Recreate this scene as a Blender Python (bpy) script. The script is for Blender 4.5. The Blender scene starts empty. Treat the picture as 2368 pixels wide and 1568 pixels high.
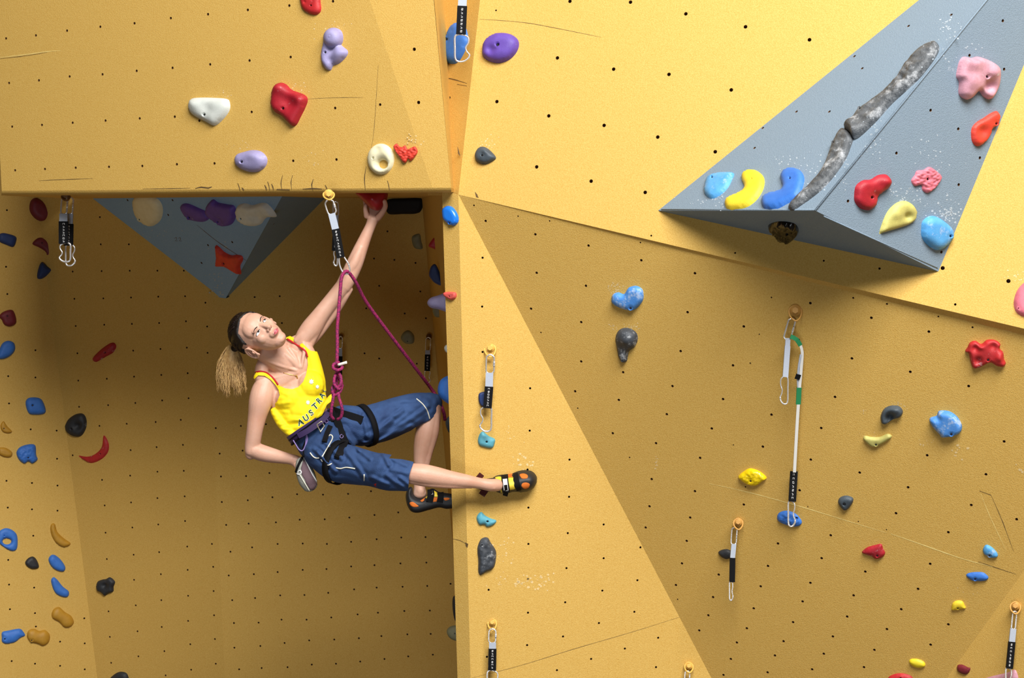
import bpy, bmesh, math, random
import numpy as np
from mathutils import Vector, Matrix
from mathutils.geometry import delaunay_2d_cdt
from mathutils.bvhtree import BVHTree

random.seed(7)
rng = np.random.default_rng(7)
scene = bpy.context.scene
COL = scene.collection

# ---------------------------------------------------------------- camera
W, H, F = 2368.0, 1568.0, 3700.0
PITCH = math.radians(4.5)
CAM = Vector((0.0, 0.0, 2.8))
RX = Vector((1, 0, 0))
FW = Vector((0, math.cos(PITCH), -math.sin(PITCH)))
UP = Vector((0, math.sin(PITCH), math.cos(PITCH)))
cam_data = bpy.data.cameras.new('camera')
cam_data.sensor_width = 36.0
cam_data.lens = F / W * 36.0
cam_data.clip_end = 100
cam = bpy.data.objects.new('camera', cam_data)
COL.objects.link(cam)
cam.location = CAM
cam.rotation_euler = (math.pi / 2 - PITCH, 0, 0)
scene.camera = cam

# ---------------------------------------------------------------- light and exposure
world = bpy.data.worlds.new('hall_light')
scene.world = world
world.use_nodes = True
bg = world.node_tree.nodes['Background']
bg.inputs[0].default_value = (1.0, 0.62, 0.25, 1)
bg.inputs[1].default_value = 0.015

def area(name, loc, target, sx, sy, power, color):
    l = bpy.data.lights.new(name, 'AREA')
    l.shape = 'RECTANGLE'; l.size = sx; l.size_y = sy
    l.energy = power; l.color = color
    o = bpy.data.objects.new(name, l)
    COL.objects.link(o)
    o.location = loc
    d = Vector(target) - Vector(loc)
    o.rotation_euler = d.to_track_quat('-Z', 'Y').to_euler()
    return o

area('skylight', (1.8, 0.6, 8.6), (0.2, 7.2, 2.0), 6.0, 3.4, 960, (1.0, 0.98, 0.95))
area('low_fill', (-1.4, -1.0, 0.3), (-0.9, 9.0, 0.0), 2.6, 1.6, 66, (0.86, 0.93, 1.0))  # added fill lamp, low behind the camera, to brighten the lower walls

scene.view_settings.view_transform = 'Standard'
scene.view_settings.look = 'None'
scene.view_settings.exposure = 0.84
scene.view_settings.gamma = 1.0
scene.view_settings.use_curve_mapping = False

# ---------------------------------------------------------------- projection helpers
def P(px, py, d):
    px = float(px); py = float(py); d = float(d)
    return CAM + d * (RX * ((px - W / 2) / F) + UP * ((H / 2 - py) / F) + FW)

class Plane:
    def __init__(self, *pts):
        A = np.array([[1, p[0], p[1]] for p in pts], float)
        b = np.array([1 / p[2] for p in pts])
        self.c = np.linalg.solve(A, b)
        w = [P(*p) for p in pts]
        n = (w[1] - w[0]).cross(w[2] - w[0]).normalized()
        if n.dot(CAM - w[0]) < 0: n = -n
        self.n = n
        self.o = w[0]
        self.e1 = (RX - n * RX.dot(n)).normalized()
        self.e2 = n.cross(self.e1)
    def d(self, px, py): return float(1) / (self.c[0] + self.c[1] * px + self.c[2] * py)
    def P(self, px, py): return P(px, py, self.d(px, py))
    def pt(self, px, py): return (px, py, self.d(px, py))
    def uv(self, w): v = w - self.o; return (v.dot(self.e1), v.dot(self.e2))
    def xyz(self, u, v):
        u = float(u); v = float(v)
        return self.o + self.e1 * u + self.e2 * v

def inside(pts, poly):
    x, y = pts[:, 0], pts[:, 1]
    c = np.zeros(len(pts), bool)
    n = len(poly)
    for i in range(n):
        x1, y1 = poly[i]; x2, y2 = poly[(i + 1) % n]
        if y1 == y2: continue
        cond = ((y1 > y) != (y2 > y)) & (x < (x2 - x1) * (y - y1) / (y2 - y1) + x1)
        c ^= cond
    return c

def segdist(pts, poly, closed=True):
    best = np.full(len(pts), 1e9)
    n = len(poly)
    for i in range(n if closed else n - 1):
        a = np.array(poly[i]); b = np.array(poly[(i + 1) % n])
        ab = b - a; L = max(ab @ ab, 1e-12)
        t = np.clip(((pts - a) @ ab) / L, 0, 1)
        q = a + t[:, None] * ab
        best = np.minimum(best, np.hypot(*(pts - q).T))
    return best

def catmull(pts, closed=False, step=2.0):
    """resample a control polyline of any dimension by arc length"""
    p = np.array(pts, float)
    n = len(p)
    out = []
    segs = n if closed else n - 1
    for i in range(segs):
        p0 = p[(i - 1) % n] if closed or i > 0 else 2 * p[0] - p[1]
        p1 = p[i]; p2 = p[(i + 1) % n]
        p3 = p[(i + 2) % n] if closed or i + 2 < n else 2 * p[-1] - p[-2]
        L = np.linalg.norm((p2 - p1)[:2])
        k = max(1, int(round(L / step)))
        for j in range(k):
            t = j / k
            out.append(0.5 * ((2 * p1) + (-p0 + p2) * t + (2 * p0 - 5 * p1 + 4 * p2 - p3) * t * t + (-p0 + 3 * p1 - 3 * p2 + p3) * t ** 3))
    if not closed: out.append(p[-1])
    return np.array(out)

# ---------------------------------------------------------------- materials
def lin(c):
    return tuple(((v / 255) / 12.92 if v / 255 <= 0.04045 else ((v / 255 + 0.055) / 1.055) ** 2.4) for v in c) + (1,)

_m = {}
def mat(name, col, rough=0.6, metal=0.0, col2=None, scale=60, amount=0.5, bump=0.0, bscale=200, chalk=0.0, cscale=25, spec=0.5, stretch=None, sss=0.0):
    if name in _m: return _m[name]
    m = bpy.data.materials.new(name); m.use_nodes = True
    nt = m.node_tree; N = nt.nodes; L = nt.links
    b = N['Principled BSDF']
    b.inputs['Roughness'].default_value = rough
    b.inputs['Metallic'].default_value = metal
    b.inputs['Specular IOR Level'].default_value = spec
    if sss:
        b.inputs['Subsurface Weight'].default_value = sss
        b.inputs['Subsurface Radius'].default_value = (0.012, 0.004, 0.002)
    tc = N.new('ShaderNodeTexCoord')
    vec = tc.outputs['Object']
    if stretch:
        mp = N.new('ShaderNodeMapping'); mp.inputs['Scale'].default_value = stretch
        L.new(vec, mp.inputs['Vector']); vec = mp.outputs[0]
    cur = None
    if col2 is not None:
        nz = N.new('ShaderNodeTexNoise'); nz.inputs['Scale'].default_value = scale
        nz.inputs['Detail'].default_value = 3; nz.inputs['Roughness'].default_value = 0.6
        L.new(vec, nz.inputs['Vector'])
        mr = N.new('ShaderNodeMapRange'); mr.inputs[1].default_value = 0.5 - amount / 2; mr.inputs[2].default_value = 0.5 + amount / 2
        L.new(nz.outputs['Fac'], mr.inputs[0])
        mx = N.new('ShaderNodeMix'); mx.data_type = 'RGBA'
        mx.inputs[6].default_value = lin(col); mx.inputs[7].default_value = lin(col2)
        L.new(mr.outputs[0], mx.inputs[0]); cur = mx.outputs[2]
    if chalk > 0:
        nz = N.new('ShaderNodeTexNoise'); nz.inputs['Scale'].default_value = cscale
        nz.inputs['Detail'].default_value = 5; nz.inputs['Roughness'].default_value = 0.7
        L.new(tc.outputs['Object'], nz.inputs['Vector'])
        mr = N.new('ShaderNodeMapRange'); mr.inputs[1].default_value = 0.72 - 0.34 * chalk; mr.inputs[2].default_value = 0.92 - 0.3 * chalk
        mr.inputs[4].default_value = 0.85
        L.new(nz.outputs['Fac'], mr.inputs[0])
        mx = N.new('ShaderNodeMix'); mx.data_type = 'RGBA'
        if cur is not None: L.new(cur, mx.inputs[6])
        else: mx.inputs[6].default_value = lin(col)
        mx.inputs[7].default_value = lin((215, 218, 222))
        L.new(mr.outputs[0], mx.inputs[0]); cur = mx.outputs[2]
    if cur is not None: L.new(cur, b.inputs['Base Color'])
    else: b.inputs['Base Color'].default_value = lin(col)
    if bump > 0:
        nz = N.new('ShaderNodeTexNoise'); nz.inputs['Scale'].default_value = bscale; nz.inputs['Detail'].default_value = 2
        L.new(vec, nz.inputs['Vector'])
        bp = N.new('ShaderNodeBump'); bp.inputs['Strength'].default_value = bump; bp.inputs['Distance'].default_value = 0.004
        L.new(nz.outputs['Fac'], bp.inputs['Height']); L.new(bp.outputs[0], b.inputs['Normal'])
    _m[name] = m
    return m

M_WALL = mat('sanded_yellow_wall_paint', (218, 182, 102), 0.75, col2=(194, 150, 66), scale=230, amount=0.55, bump=0.35, bscale=260, spec=0.25)
M_SOCK = mat('bolt_socket', (96, 62, 30), 0.6)
M_CRACK = mat('dark_crack', (96, 74, 40), 0.9)
M_SEAM = mat('pale_filler_seam', (246, 222, 140), 0.7)
M_CHALK = mat('chalk_dust', (222, 194, 138), 0.95)
M_GREY = mat('grey_sanded_paint', (128, 145, 160), 0.8, col2=(116, 133, 148), scale=200, amount=0.4, bump=0.4, bscale=240, chalk=0.10, cscale=9, spec=0.25)
M_GREYLIT = mat('grey_sanded_paint_cool_lit', (140, 172, 204), 0.8, col2=(128, 160, 192), scale=200, amount=0.4, bump=0.4, bscale=240, chalk=0.10, cscale=9, spec=0.25)  # grey paint lightened and blued, cool light put into its colour
M_CHALKG = mat('chalk_dust_grey', (166, 178, 188), 0.95)
M_STEEL = mat('steel', (238, 238, 240), 0.24, metal=0.75)
M_DSTEEL = mat('dark_bolt_steel', (50, 50, 52), 0.45, metal=0.6)
M_BLACKWEB = mat('black_webbing', (9, 9, 12), 0.8, spec=0.2, bump=0.3, bscale=500)
M_GREYWEB = mat('grey_webbing', (168, 176, 190), 0.7, bump=0.3, bscale=500)
M_WHITE = mat('white_print', (235, 235, 235), 0.7)

# ---------------------------------------------------------------- object helpers
def setp(o, label=None, cat=None, group=None, kind=None):
    if label: o['label'] = label
    if cat: o['category'] = cat
    if group: o['group'] = group
    if kind: o['kind'] = kind
    return o

def empty(name, loc, label, cat, group=None):
    o = bpy.data.objects.new(name, None)
    o.empty_display_size = 0.05
    COL.objects.link(o); o.location = loc
    return setp(o, label, cat, group)

def wloc(o):
    v = Vector((0, 0, 0))
    while o is not None:
        v = v + Vector(o.location); o = o.parent
    return v

def mk(name, verts, faces, mats, fm=None, smooth=True, parent=None, center=True):
    me = bpy.data.meshes.new(name)
    V = np.array([tuple(v) for v in verts], float).reshape(-1, 3)
    off = np.zeros(3)
    if parent is not None: off = np.array(wloc(parent))
    elif center: off = (V.min(0) + V.max(0)) / 2
    me.from_pydata((V - off).tolist(), [], [tuple(f) for f in faces])
    for m in (mats if isinstance(mats, (list, tuple)) else [mats]): me.materials.append(m)
    if fm is not None: me.polygons.foreach_set('material_index', fm)
    me.polygons.foreach_set('use_smooth', [smooth] * len(me.polygons))
    me.update()
    o = bpy.data.objects.new(name, me)
    COL.objects.link(o)
    if parent is not None: o.parent = parent
    else: o.location = off
    return o

def wverts(o):
    me = o.data
    a = np.empty(len(me.vertices) * 3); me.vertices.foreach_get('co', a)
    return a.reshape(-1, 3) + np.array(wloc(o))

def bvh_of(*objs):
    vs, fs, k = [], [], 0
    for o in objs:
        v = wverts(o); vs += [Vector(x) for x in v]
        fs += [[i + k for i in p.vertices] for p in o.data.polygons]; k += len(v)
    return BVHTree.FromPolygons(vs, fs)

class Geo:
    """collects several closed shapes"""
    def __init__(s): s.v = []; s.f = []; s.m = []
    def add(s, v, f, m=0):
        k = len(s.v); s.v += [Vector(x) for x in v]; s.f += [tuple(i + k for i in q) for q in f]; s.m += [m] * len(f)
        return s
    def mk(s, name, mats, parent=None, smooth=True): return mk(name, s.v, s.f, mats, s.m, smooth, parent)

def sweep(pts, radii, n=10, closed=False, ref=None, flat=1.0, square=False, caps=True):
    """pts world Vectors, radii float or list; ref = direction that 'flat' applies along"""
    pts = [Vector(p) for p in pts]; N = len(pts)
    radii = [float(r) for r in radii] if hasattr(radii, '__len__') else [float(radii)] * N
    ref = ref or FW
    V = []
    prev = None
    for i in range(N):
        a = pts[(i - 1) % N] if closed or i > 0 else pts[i]
        b = pts[(i + 1) % N] if closed or i < N - 1 else pts[i]
        t = (b - a)
        if t.length < 1e-9: t = Vector((0, 0, 1))
        t.normalize()
        side = t.cross(ref)
        if side.length < 0.15:
            side = prev if prev is not None else t.cross(UP)
        side = (side - t * side.dot(t)).normalized()
        if prev is not None and side.dot(prev) < 0 and ref is not FW: side = -side
        prev = side
        dep = t.cross(side).normalized()
        fl = float(flat[i]) if hasattr(flat, '__len__') else float(flat)
        for k in range(n):
            an = 2 * math.pi * (k + (0.5 if square else 0)) / n
            c, s_ = math.cos(an), math.sin(an)
            if square: c = math.copysign(1, c); s_ = math.copysign(1, s_)
            V.append(pts[i] + side * (c * radii[i]) + dep * (s_ * radii[i] * fl))
    Fc = []
    for i in range(N if closed else N - 1):
        j = (i + 1) % N
        for k in range(n):
            k2 = (k + 1) % n
            Fc.append((i * n + k, i * n + k2, j * n + k2, j * n + k))
    if not closed and caps:
        Fc.append(tuple(range(n - 1, -1, -1)))
        Fc.append(tuple((N - 1) * n + k for k in range(n)))
    return V, Fc

def line(px_pts, step=4.0, closed=False):
    return [P(*q[:3]) for q in catmull(px_pts, closed, step)]

def limb(pts, add=0.0, flat=1.0, n=20, step=5.0):
    """pts (px,py,d,rpx[,flat]); rounded ends"""
    q = catmull([tuple(p[:4]) + ((p[4] if len(p) > 4 else flat),) for p in pts], False, step)
    W_ = [P(*r[:3]) for r in q]
    R = [max(0.5, r[3] + add) * r[2] / F for r in q]
    FL = [r[4] for r in q]
    # round caps
    def cap(p, d, r, fl):
        return [(p + d * (r * 0.75 * math.sin(a)), r * math.cos(a), fl) for a in (0.45, 0.9, 1.3)]
    d0 = (W_[0] - W_[1]).normalized(); d1 = (W_[-1] - W_[-2]).normalized()
    c0 = cap(W_[0], d0, R[0], FL[0])[::-1]; c1 = cap(W_[-1], d1, R[-1], FL[-1])
    pts3 = [c[0] for c in c0] + W_ + [c[0] for c in c1]
    rr = [c[1] for c in c0] + R + [c[1] for c in c1]
    ff = [c[2] for c in c0] + FL + [c[2] for c in c1]
    return sweep(pts3, rr, n, flat=ff)

def ball(center, radii, frame=None, seg=16, rings=10):
    """ellipsoid; frame = 3 axis vectors"""
    fx, fy, fz = frame or (RX, FW, UP)
    V = []; Fc = []
    for i in range(1, rings):
        th = math.pi * i / rings
        for k in range(seg):
            ph = 2 * math.pi * k / seg
            V.append(center + fx * (radii[0] * math.sin(th) * math.cos(ph)) + fy * (radii[1] * math.sin(th) * math.sin(ph)) + fz * (radii[2] * math.cos(th)))
    top = len(V); V.append(center + fz * radii[2]); bot = len(V); V.append(center - fz * radii[2])
    for i in range(rings - 2):
        for k in range(seg):
            k2 = (k + 1) % seg
            Fc.append((i * seg + k, (i + 1) * seg + k, (i + 1) * seg + k2, i * seg + k2))
    for k in range(seg):
        k2 = (k + 1) % seg
        Fc.append((top, k, k2)); Fc.append((bot, (rings - 2) * seg + k2, (rings - 2) * seg + k))
    return V, Fc

def pball(px, py, d, rx, ry=None, rd=None):
    s = d / F
    return ball(P(px, py, d), (rx * s, (rd or rx) * s, (ry or rx) * s))

def applied(o, name, mats, parent=None, smooth=True):
    dg = bpy.context.evaluated_depsgraph_get()
    ev = o.evaluated_get(dg)
    me = bpy.data.meshes.new_from_object(ev)
    V = np.empty(len(me.vertices) * 3); me.vertices.foreach_get('co', V); V = V.reshape(-1, 3) + np.array(o.location)
    fs = [tuple(p.vertices) for p in me.polygons]
    bpy.data.meshes.remove(me)
    old = o.data
    bpy.data.objects.remove(o); bpy.data.meshes.remove(old)
    return V, fs

def remesh(geo, voxel=0.004, smooth=4, factor=0.5):
    o = mk('tmp', geo.v, geo.f, [], center=False)
    m = o.modifiers.new('r', 'REMESH'); m.mode = 'VOXEL'; m.voxel_size = voxel
    if smooth:
        s = o.modifiers.new('s', 'SMOOTH'); s.iterations = smooth; s.factor = factor
    return applied(o, 'x', [])

def prism_cut(V, Fc, poly, d0=6.0, d1=8.2):
    o = mk('tmp', V, Fc, [], center=False)
    n = len(poly)
    pv = [P(x, y, d0) for x, y in poly] + [P(x, y, d1) for x, y in poly]
    pf = [tuple(range(n)), tuple(range(2 * n - 1, n - 1, -1))] + [(i, i + n, (i + 1) % n + n, (i + 1) % n) for i in range(n)]
    c = mk('tmp2', pv, pf, [], center=False)
    bm = bmesh.new(); bm.from_mesh(c.data); bmesh.ops.recalc_face_normals(bm, faces=bm.faces); bm.to_mesh(c.data); bm.free()
    m = o.modifiers.new('b', 'BOOLEAN'); m.operation = 'INTERSECT'; m.solver = 'EXACT'; m.object = c
    r = applied(o, 'x', [])
    me = c.data; bpy.data.objects.remove(c); bpy.data.meshes.remove(me)
    return r

# ---------------------------------------------------------------- 2D fill used by relief shapes and prints
def fill2d(outline, step, cuts=(), rings=(), closed_smooth=True):
    """outline, cuts: px loops. rings: (cx,cy,[radii]). returns pts Nx2, tris, isoutline mask, dist"""
    ol = catmull(outline, True, step * 0.8) if closed_smooth else np.array(outline, float)
    cl = [catmull(c, True, step * 0.7) for c in cuts]
    x0, y0 = ol.min(0); x1, y1 = ol.max(0)
    gx, gy = np.meshgrid(np.arange(x0, x1 + step, step), np.arange(y0, y1 + step, step * 0.866))
    gx = gx + (np.arange(gx.shape[0]) % 2)[:, None] * step / 2
    g = np.stack([gx.ravel(), gy.ravel()], 1)
    ok = inside(g, ol) & (segdist(g, ol) > step * 0.45)
    for c in cl: ok &= ~inside(g, c) & (segdist(g, c) > step * 0.45)
    for cx, cy, rr in rings: ok &= np.hypot(g[:, 0] - cx, g[:, 1] - cy) > max(rr) + step * 0.35
    pts = [tuple(p) for p in ol]; edges = [(i, (i + 1) % len(ol)) for i in range(len(ol))]
    nb = len(pts)
    for c in cl:
        k = len(pts); pts += [tuple(p) for p in c]; edges += [(k + i, k + (i + 1) % len(c)) for i in range(len(c))]
    nb2 = len(pts)
    for cx, cy, rr in rings:
        for r in rr:
            k = len(pts); n = 10
            pts += [(cx + r * math.cos(2 * math.pi * i / n), cy + r * math.sin(2 * math.pi * i / n)) for i in range(n)]
            edges += [(k + i, k + (i + 1) % n) for i in range(n)]
        pts.append((cx, cy))
    pts += [tuple(p) for p in g[ok]]
    r = delaunay_2d_cdt([Vector(p) for p in pts], edges, [], 0, 1e-5, True)
    V = np.array([tuple(v) for v in r[0]]); tris = [tuple(f) for f in r[2]]
    ce = np.array([V[list(t)].mean(0) for t in tris])
    k = inside(ce, ol)
    for c in cl: k &= ~inside(ce, c)
    tris = [t for t, q in zip(tris, k) if q]
    # orient to face camera (px y is down -> clockwise)
    out = []
    for t in tris:
        a, b, c = V[t[0]], V[t[1]], V[t[2]]
        cr = (b[0] - a[0]) * (c[1] - a[1]) - (b[1] - a[1]) * (c[0] - a[0])
        out.append(t if cr < 0 else (t[0], t[2], t[1]))
    dist = segdist(V, ol)
    for c in cl: dist = np.minimum(dist, segdist(V, c))
    return V, out, dist

def vnoise(p, s):
    return (np.sin(p[:, 0] * s + 1.3 * np.sin(p[:, 1] * s * 1.7)) * np.cos(p[:, 1] * s * 1.3 + 0.9 * np.sin(p[:, 0] * s * 0.8)))

def relief(name, outline, surf, h, mats, parent=None, edge=None, bolt=None, rb=3.2, bumps=(), cuts=(), rough=0.0, step=None, toward=0.6, double=None, boltchild=True, dsh=0.0):
    """a domed solid standing on a plane; surf Plane or a depth. heights in px of the photo's scale there"""
    ol = np.array(outline, float)
    size = max(np.ptp(ol[:, 0]), np.ptp(ol[:, 1]))
    step = step or max(1.3, size / 20)
    rings = []
    if bolt is not None:
        rings = [(bolt[0], bolt[1], [rb * 1.45, rb, rb * 0.8])]
    V, T, dist = fill2d(outline, step, cuts, rings)
    edge = edge or size * 0.28
    t = np.clip(dist / edge, 0, 1)
    hh = h * np.sqrt(np.clip(1 - (1 - t) ** 2, 0, 1))
    tt = np.clip(dist / (edge * 0.6), 0, 1)
    for bx, by, amp, sg in bumps:
        hh += amp * tt * np.exp(-((V[:, 0] - bx) ** 2 + (V[:, 1] - by) ** 2) / (2 * sg * sg))
    if rough: hh += rough * tt * vnoise(V + 13, 2 * math.pi / (size * 0.35)) + rough * 0.5 * tt * vnoise(V, 2 * math.pi / (size * 0.16))
    if bolt is not None:
        rr = np.hypot(V[:, 0] - bolt[0], V[:, 1] - bolt[1])
        near = rr <= rb * 1.46
        hb = hh[near].mean() if near.any() else h
        hh = np.where(near, hb, hh)
        hh = np.where(rr <= rb * 0.85, hb - min(hb * 0.8, rb * 1.6), hh)
    if isinstance(surf, Plane):
        D = np.array([surf.d(x, y) for x, y in V]); dirn = (surf.n + toward * (-FW)).normalized()
    else:
        D = np.full(len(V), float(surf)) + dsh * (V[:, 0] - ol[:, 0].mean()) ; dirn = -FW
    pts = [P(x, y, d) + dirn * float(q * d / F) for (x, y), d, q in zip(V, D, hh)]
    n0 = len(pts)
    faces = list(T)
    if double is not None:
        pts += [P(x, y, d) - dirn * float(q * double * d / F + 1e-5) for (x, y), d, q in zip(V, D, hh)]
        faces += [(a + n0, c + n0, b + n0) for a, b, c in T]
    o = mk(name, pts, faces, mats, None, True, parent)
    if bolt is not None and boltchild:
        d = surf.d(*bolt) if isinstance(surf, Plane) else surf
        s = d / F
        hb = float(hb); c = P(bolt[0], bolt[1], d) + dirn * float((hb - min(hb * 0.8, rb * 1.6)) * s)
        v1, f1 = sweep([c - dirn * 0.002, c + dirn * (rb * 0.35 * s)], rb * 0.62 * s, 8, ref=RX)
        mk('bolt', v1, f1, M_DSTEEL, None, False, o)
    return o

# ================================================================ THE WALLS
B = Plane((1060, 450, 6.70), (1110, 0, 6.78), (2368, 760, 5.87))
C = Plane((1060, 450, 6.70), (1645, 1568, 7.0), (2368, 772, 5.90))
D = Plane((1060, 450, 6.70), (1645, 1568, 7.0), (1088, 1568, 6.86))
S = Plane((1060, 450, 6.70), (1088, 1568, 6.86), (1022, 440, 6.745))
K = Plane(C.pt(2368, 1320), C.pt(2190, 1568), (2368, 1568, 6.22))
A = Plane((1000, 438, 6.67), (5, 447, 7.8), (1000, 0, 6.61))
A2 = Plane(A.pt(1000, 438), A.pt(855, 0), (1043, 440, 6.638))
G = Plane(B.pt(1110, 0), B.pt(1060, 450), (960, 200, 7.12))
E3 = Plane((975, 455, 9.10), (1075, 1568, 9.32), (470, 455, 9.22))
E2 = Plane(E3.pt(470, 455), E3.pt(520, 1568), (85, 455, 9.50))
E1 = Plane(E2.pt(85, 455), E2.pt(225, 1568), (-600, 455, 8.7))

def ray_plane_z(px, py, z):
    r = (P(px, py, 1) - CAM)
    return CAM + r * ((z - CAM.z) / r.z)

HOLES = {}
HOLES['A'] = [(14,89),(83,82),(155,71),(232,62),(311,54),(395,42),(481,33),(573,23),(669,13),(770,3),(21,192),(90,186),(161,177),(237,172),(316,164),(399,157),(486,149),(577,140),(672,132),(28,293),(97,289),(168,284),(244,279),(323,274),(404,270),(461,279),(582,259),(775,250),(879,242),(35,394),(104,391),(175,388),(252,386),(329,384),(409,380),(496,378),(678,372),(778,369)]
HOLES['A2'] = [(958,114),(968,237)]
HOLES['G'] = [(1040,226)]
HOLES['B'] = [(1149,235),(1269,268),(1397,290),(1521,317),(1654,351),(1241,386),(1367,419),(1492,445),(1289,134),(1419,160),(1547,172),(1691,208),(1318,3),(1458,5),(1586,32),(1724,62),(1872,92),(2332,650),(2180,620),(2209,704,.6),(2034,621,.6),(1147,24,.5),(1506,545,.5),(1700,585,.5),(1905,603,.5)]
HOLES['VL'] = [(2200,34),(2101,60),(1976,130),(1994,158),(1918,258),(1842,258),(1764,296),(1745,342),(1598,426),(2005,60)]
HOLES['VR'] = [(2319,48),(2242,128),(2322,160),(2152,255),(2216,298),(2073,354),(2266,365),(2217,427),(1961,465),(2177,583)]
HOLES['D'] = [(1316,1149),(1222,1174),(1313,1233),(1396,1213),(1222,1258),(1481,1266),(1396,1291),(1310,1314),(1221,1339),(1474,1342),(1393,1366),(1307,1393),(1221,1417),(1467,1415),(1385,1441),(1302,1472),(1219,1492),(1445,1500),(1367,1524),(1522,1475),(1288,1550),(1517,1543),(1116,596),(1115,709),(1116,814),(1226,898),(1225,996),(1220,1086),(1130,1364),(1128,1445),(1126,1519),(1317,1063)]
HOLES['C'] = [(1361,568),(1481,561,.6),(1483,602),(1607,632),(1355,661),(1590,722),(1344,745),(1574,812),(1344,836),(1441,861),(1695,845),(1555,893),(1096,475,.7),(1123,511),(1198,500,.6),(1271,511,.6),(1238,542),(1241,631),(1228,714),(1251,769,.6),(1784,688,.6),(1874,701),(1973,689,.7),(1720,755),(1735,840,.6),(1847,786),(1970,829),(1931,918),(1784,959),(1899,990),(1756,773,.5),(2051,703,.7),(2015,735),(2170,732,.6),(2148,767),(2249,757,.7),(2105,860),(2240,893),(1932,918),(2322,1021),(2144,1053),(1988,1093),(2280,1097),(2100,1127),(2246,1168),(2351,1201),(2072,1187),(2193,1231),(2151,1304),(1921,1238),(1985,1206,.5),(2050,1225,.5),(2001,1322),(2123,1362),(1974,1377),(2084,1409),(1959,1426),(2193,1444),(2051,1455),(1926,1472),(2152,1491),(2022,1503),(1998,1543),(1764,1033),(1875,1063),(1849,1134),(1720,1167),(1799,1257),(1900,1291),(1776,1309),(1662,1329),(1874,1348),(1759,1356),(1649,1381),(1856,1391),(1696,1029,.5),(1724,1126,.6),(1868,1172,.5),(1507,1108),(1607,1136),(1502,1171),(1596,1197),(1493,1220),(1588,1251),(1577,1303),(1563,1353),(1638,1423),(1617,1458),(1690,1524),(1673,1561),(1567,1386,.6),(1743,1407),(1834,1439),(1727,1453),(1812,1483),(1704,1486),(1792,1516),(1905,1512),(1878,1548),(1775,1555),(1330,905),(1431,925),(1672,923),(1542,958),(1417,1002),(1646,991),(1517,1025),(1619,1059),(1456,1058,.6),(1336,944,.6)]
HOLES['E3'] = [(523,1214),(575,1211),(533,1276),(583,1266),(529,1331),(587,1328),(537,1388),(590,1383),(541,1441),(598,1440),(542,1498),(602,1494),(553,1548),(605,1545),(576,1209),(638,1208),(693,1202),(751,1201),(808,1197),(866,1191),(921,1185),(642,1258),(700,1257),(756,1258),(812,1253),(871,1247),(928,1243),(984,1242),(642,1323),(700,1318),(755,1316),(812,1310),(866,1307),(926,1303),(986,1301),(648,1377),(704,1376),(759,1371),(819,1363),(871,1359),(931,1357),(988,1355),(1042,1350),(651,1433),(709,1433),(766,1428),(827,1421),(874,1417),(935,1413),(994,1412),(658,1487),(715,1481),(773,1479),(830,1476),(882,1471),(942,1467),(996,1466),(665,1543),(721,1537),(777,1535),(833,1530),(889,1524),(944,1518),(1001,1514),(896,535),(865,598),(912,601),(961,608),(972,674),(847,713),(877,661),(936,725),(985,736),(843,817),(877,829),(964,841),(589,687),(647,685),(592,747),(652,747),(557,985),(615,981),(569,1101),(623,1094),(687,1143),(747,1144),(805,1142),(630,1150),(573,1157),(858,1136),(561,1042),(569,1101),(513,1161),(511,1102),(508,1049),(499,990)]
HOLES['E2'] = [(231,502),(168,628),(233,565),(298,565),(235,627),(300,626),(364,626),(425,626),(172,691),(239,690),(303,688),(366,686),(428,685),(175,754),(241,751),(305,749),(368,747),(430,743),(179,817),(308,811),(371,807),(432,804),(181,880),(247,876),(310,871),(373,867),(434,863),(183,941),(250,937),(313,932),(375,926),(436,921),(230,985),(293,980),(360,976),(418,971),(168,1053),(302,1041),(362,1034),(423,1029),(236,1110),(301,1100),(364,1091),(425,1089),(242,1169),(303,1162),(364,1152),(427,1148),(306,1220),(244,1232),(366,1213),(428,1205),(247,1293),(309,1283),(368,1277),(433,1264),(490,1258),(310,1341),(372,1328),(434,1318),(493,1311),(314,1400),(373,1388),(435,1378),(494,1367),(251,1414),(254,1473),(318,1460),(374,1450),(435,1436),(495,1423),(320,1518),(380,1506),(440,1490),(497,1478),(257,1533),(383,1562),(442,1549),(499,1535),(480,816),(479,755),(475,700)]
HOLES['E1'] = [(16,486),(14,617),(17,680),(19,870),(82,873),(82,810),(21,933),(71,993),(131,996),(132,1061),(15,1112),(74,1117),(133,1123),(18,1174),(74,1178),(133,1181),(77,1239),(19,1295),(21,1352),(79,1359),(23,1409),(81,1418),(83,1449),(139,1484),(196,1488),(27,1529),(81,1535),(139,1540),(196,1548),(195,1430)]

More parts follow.
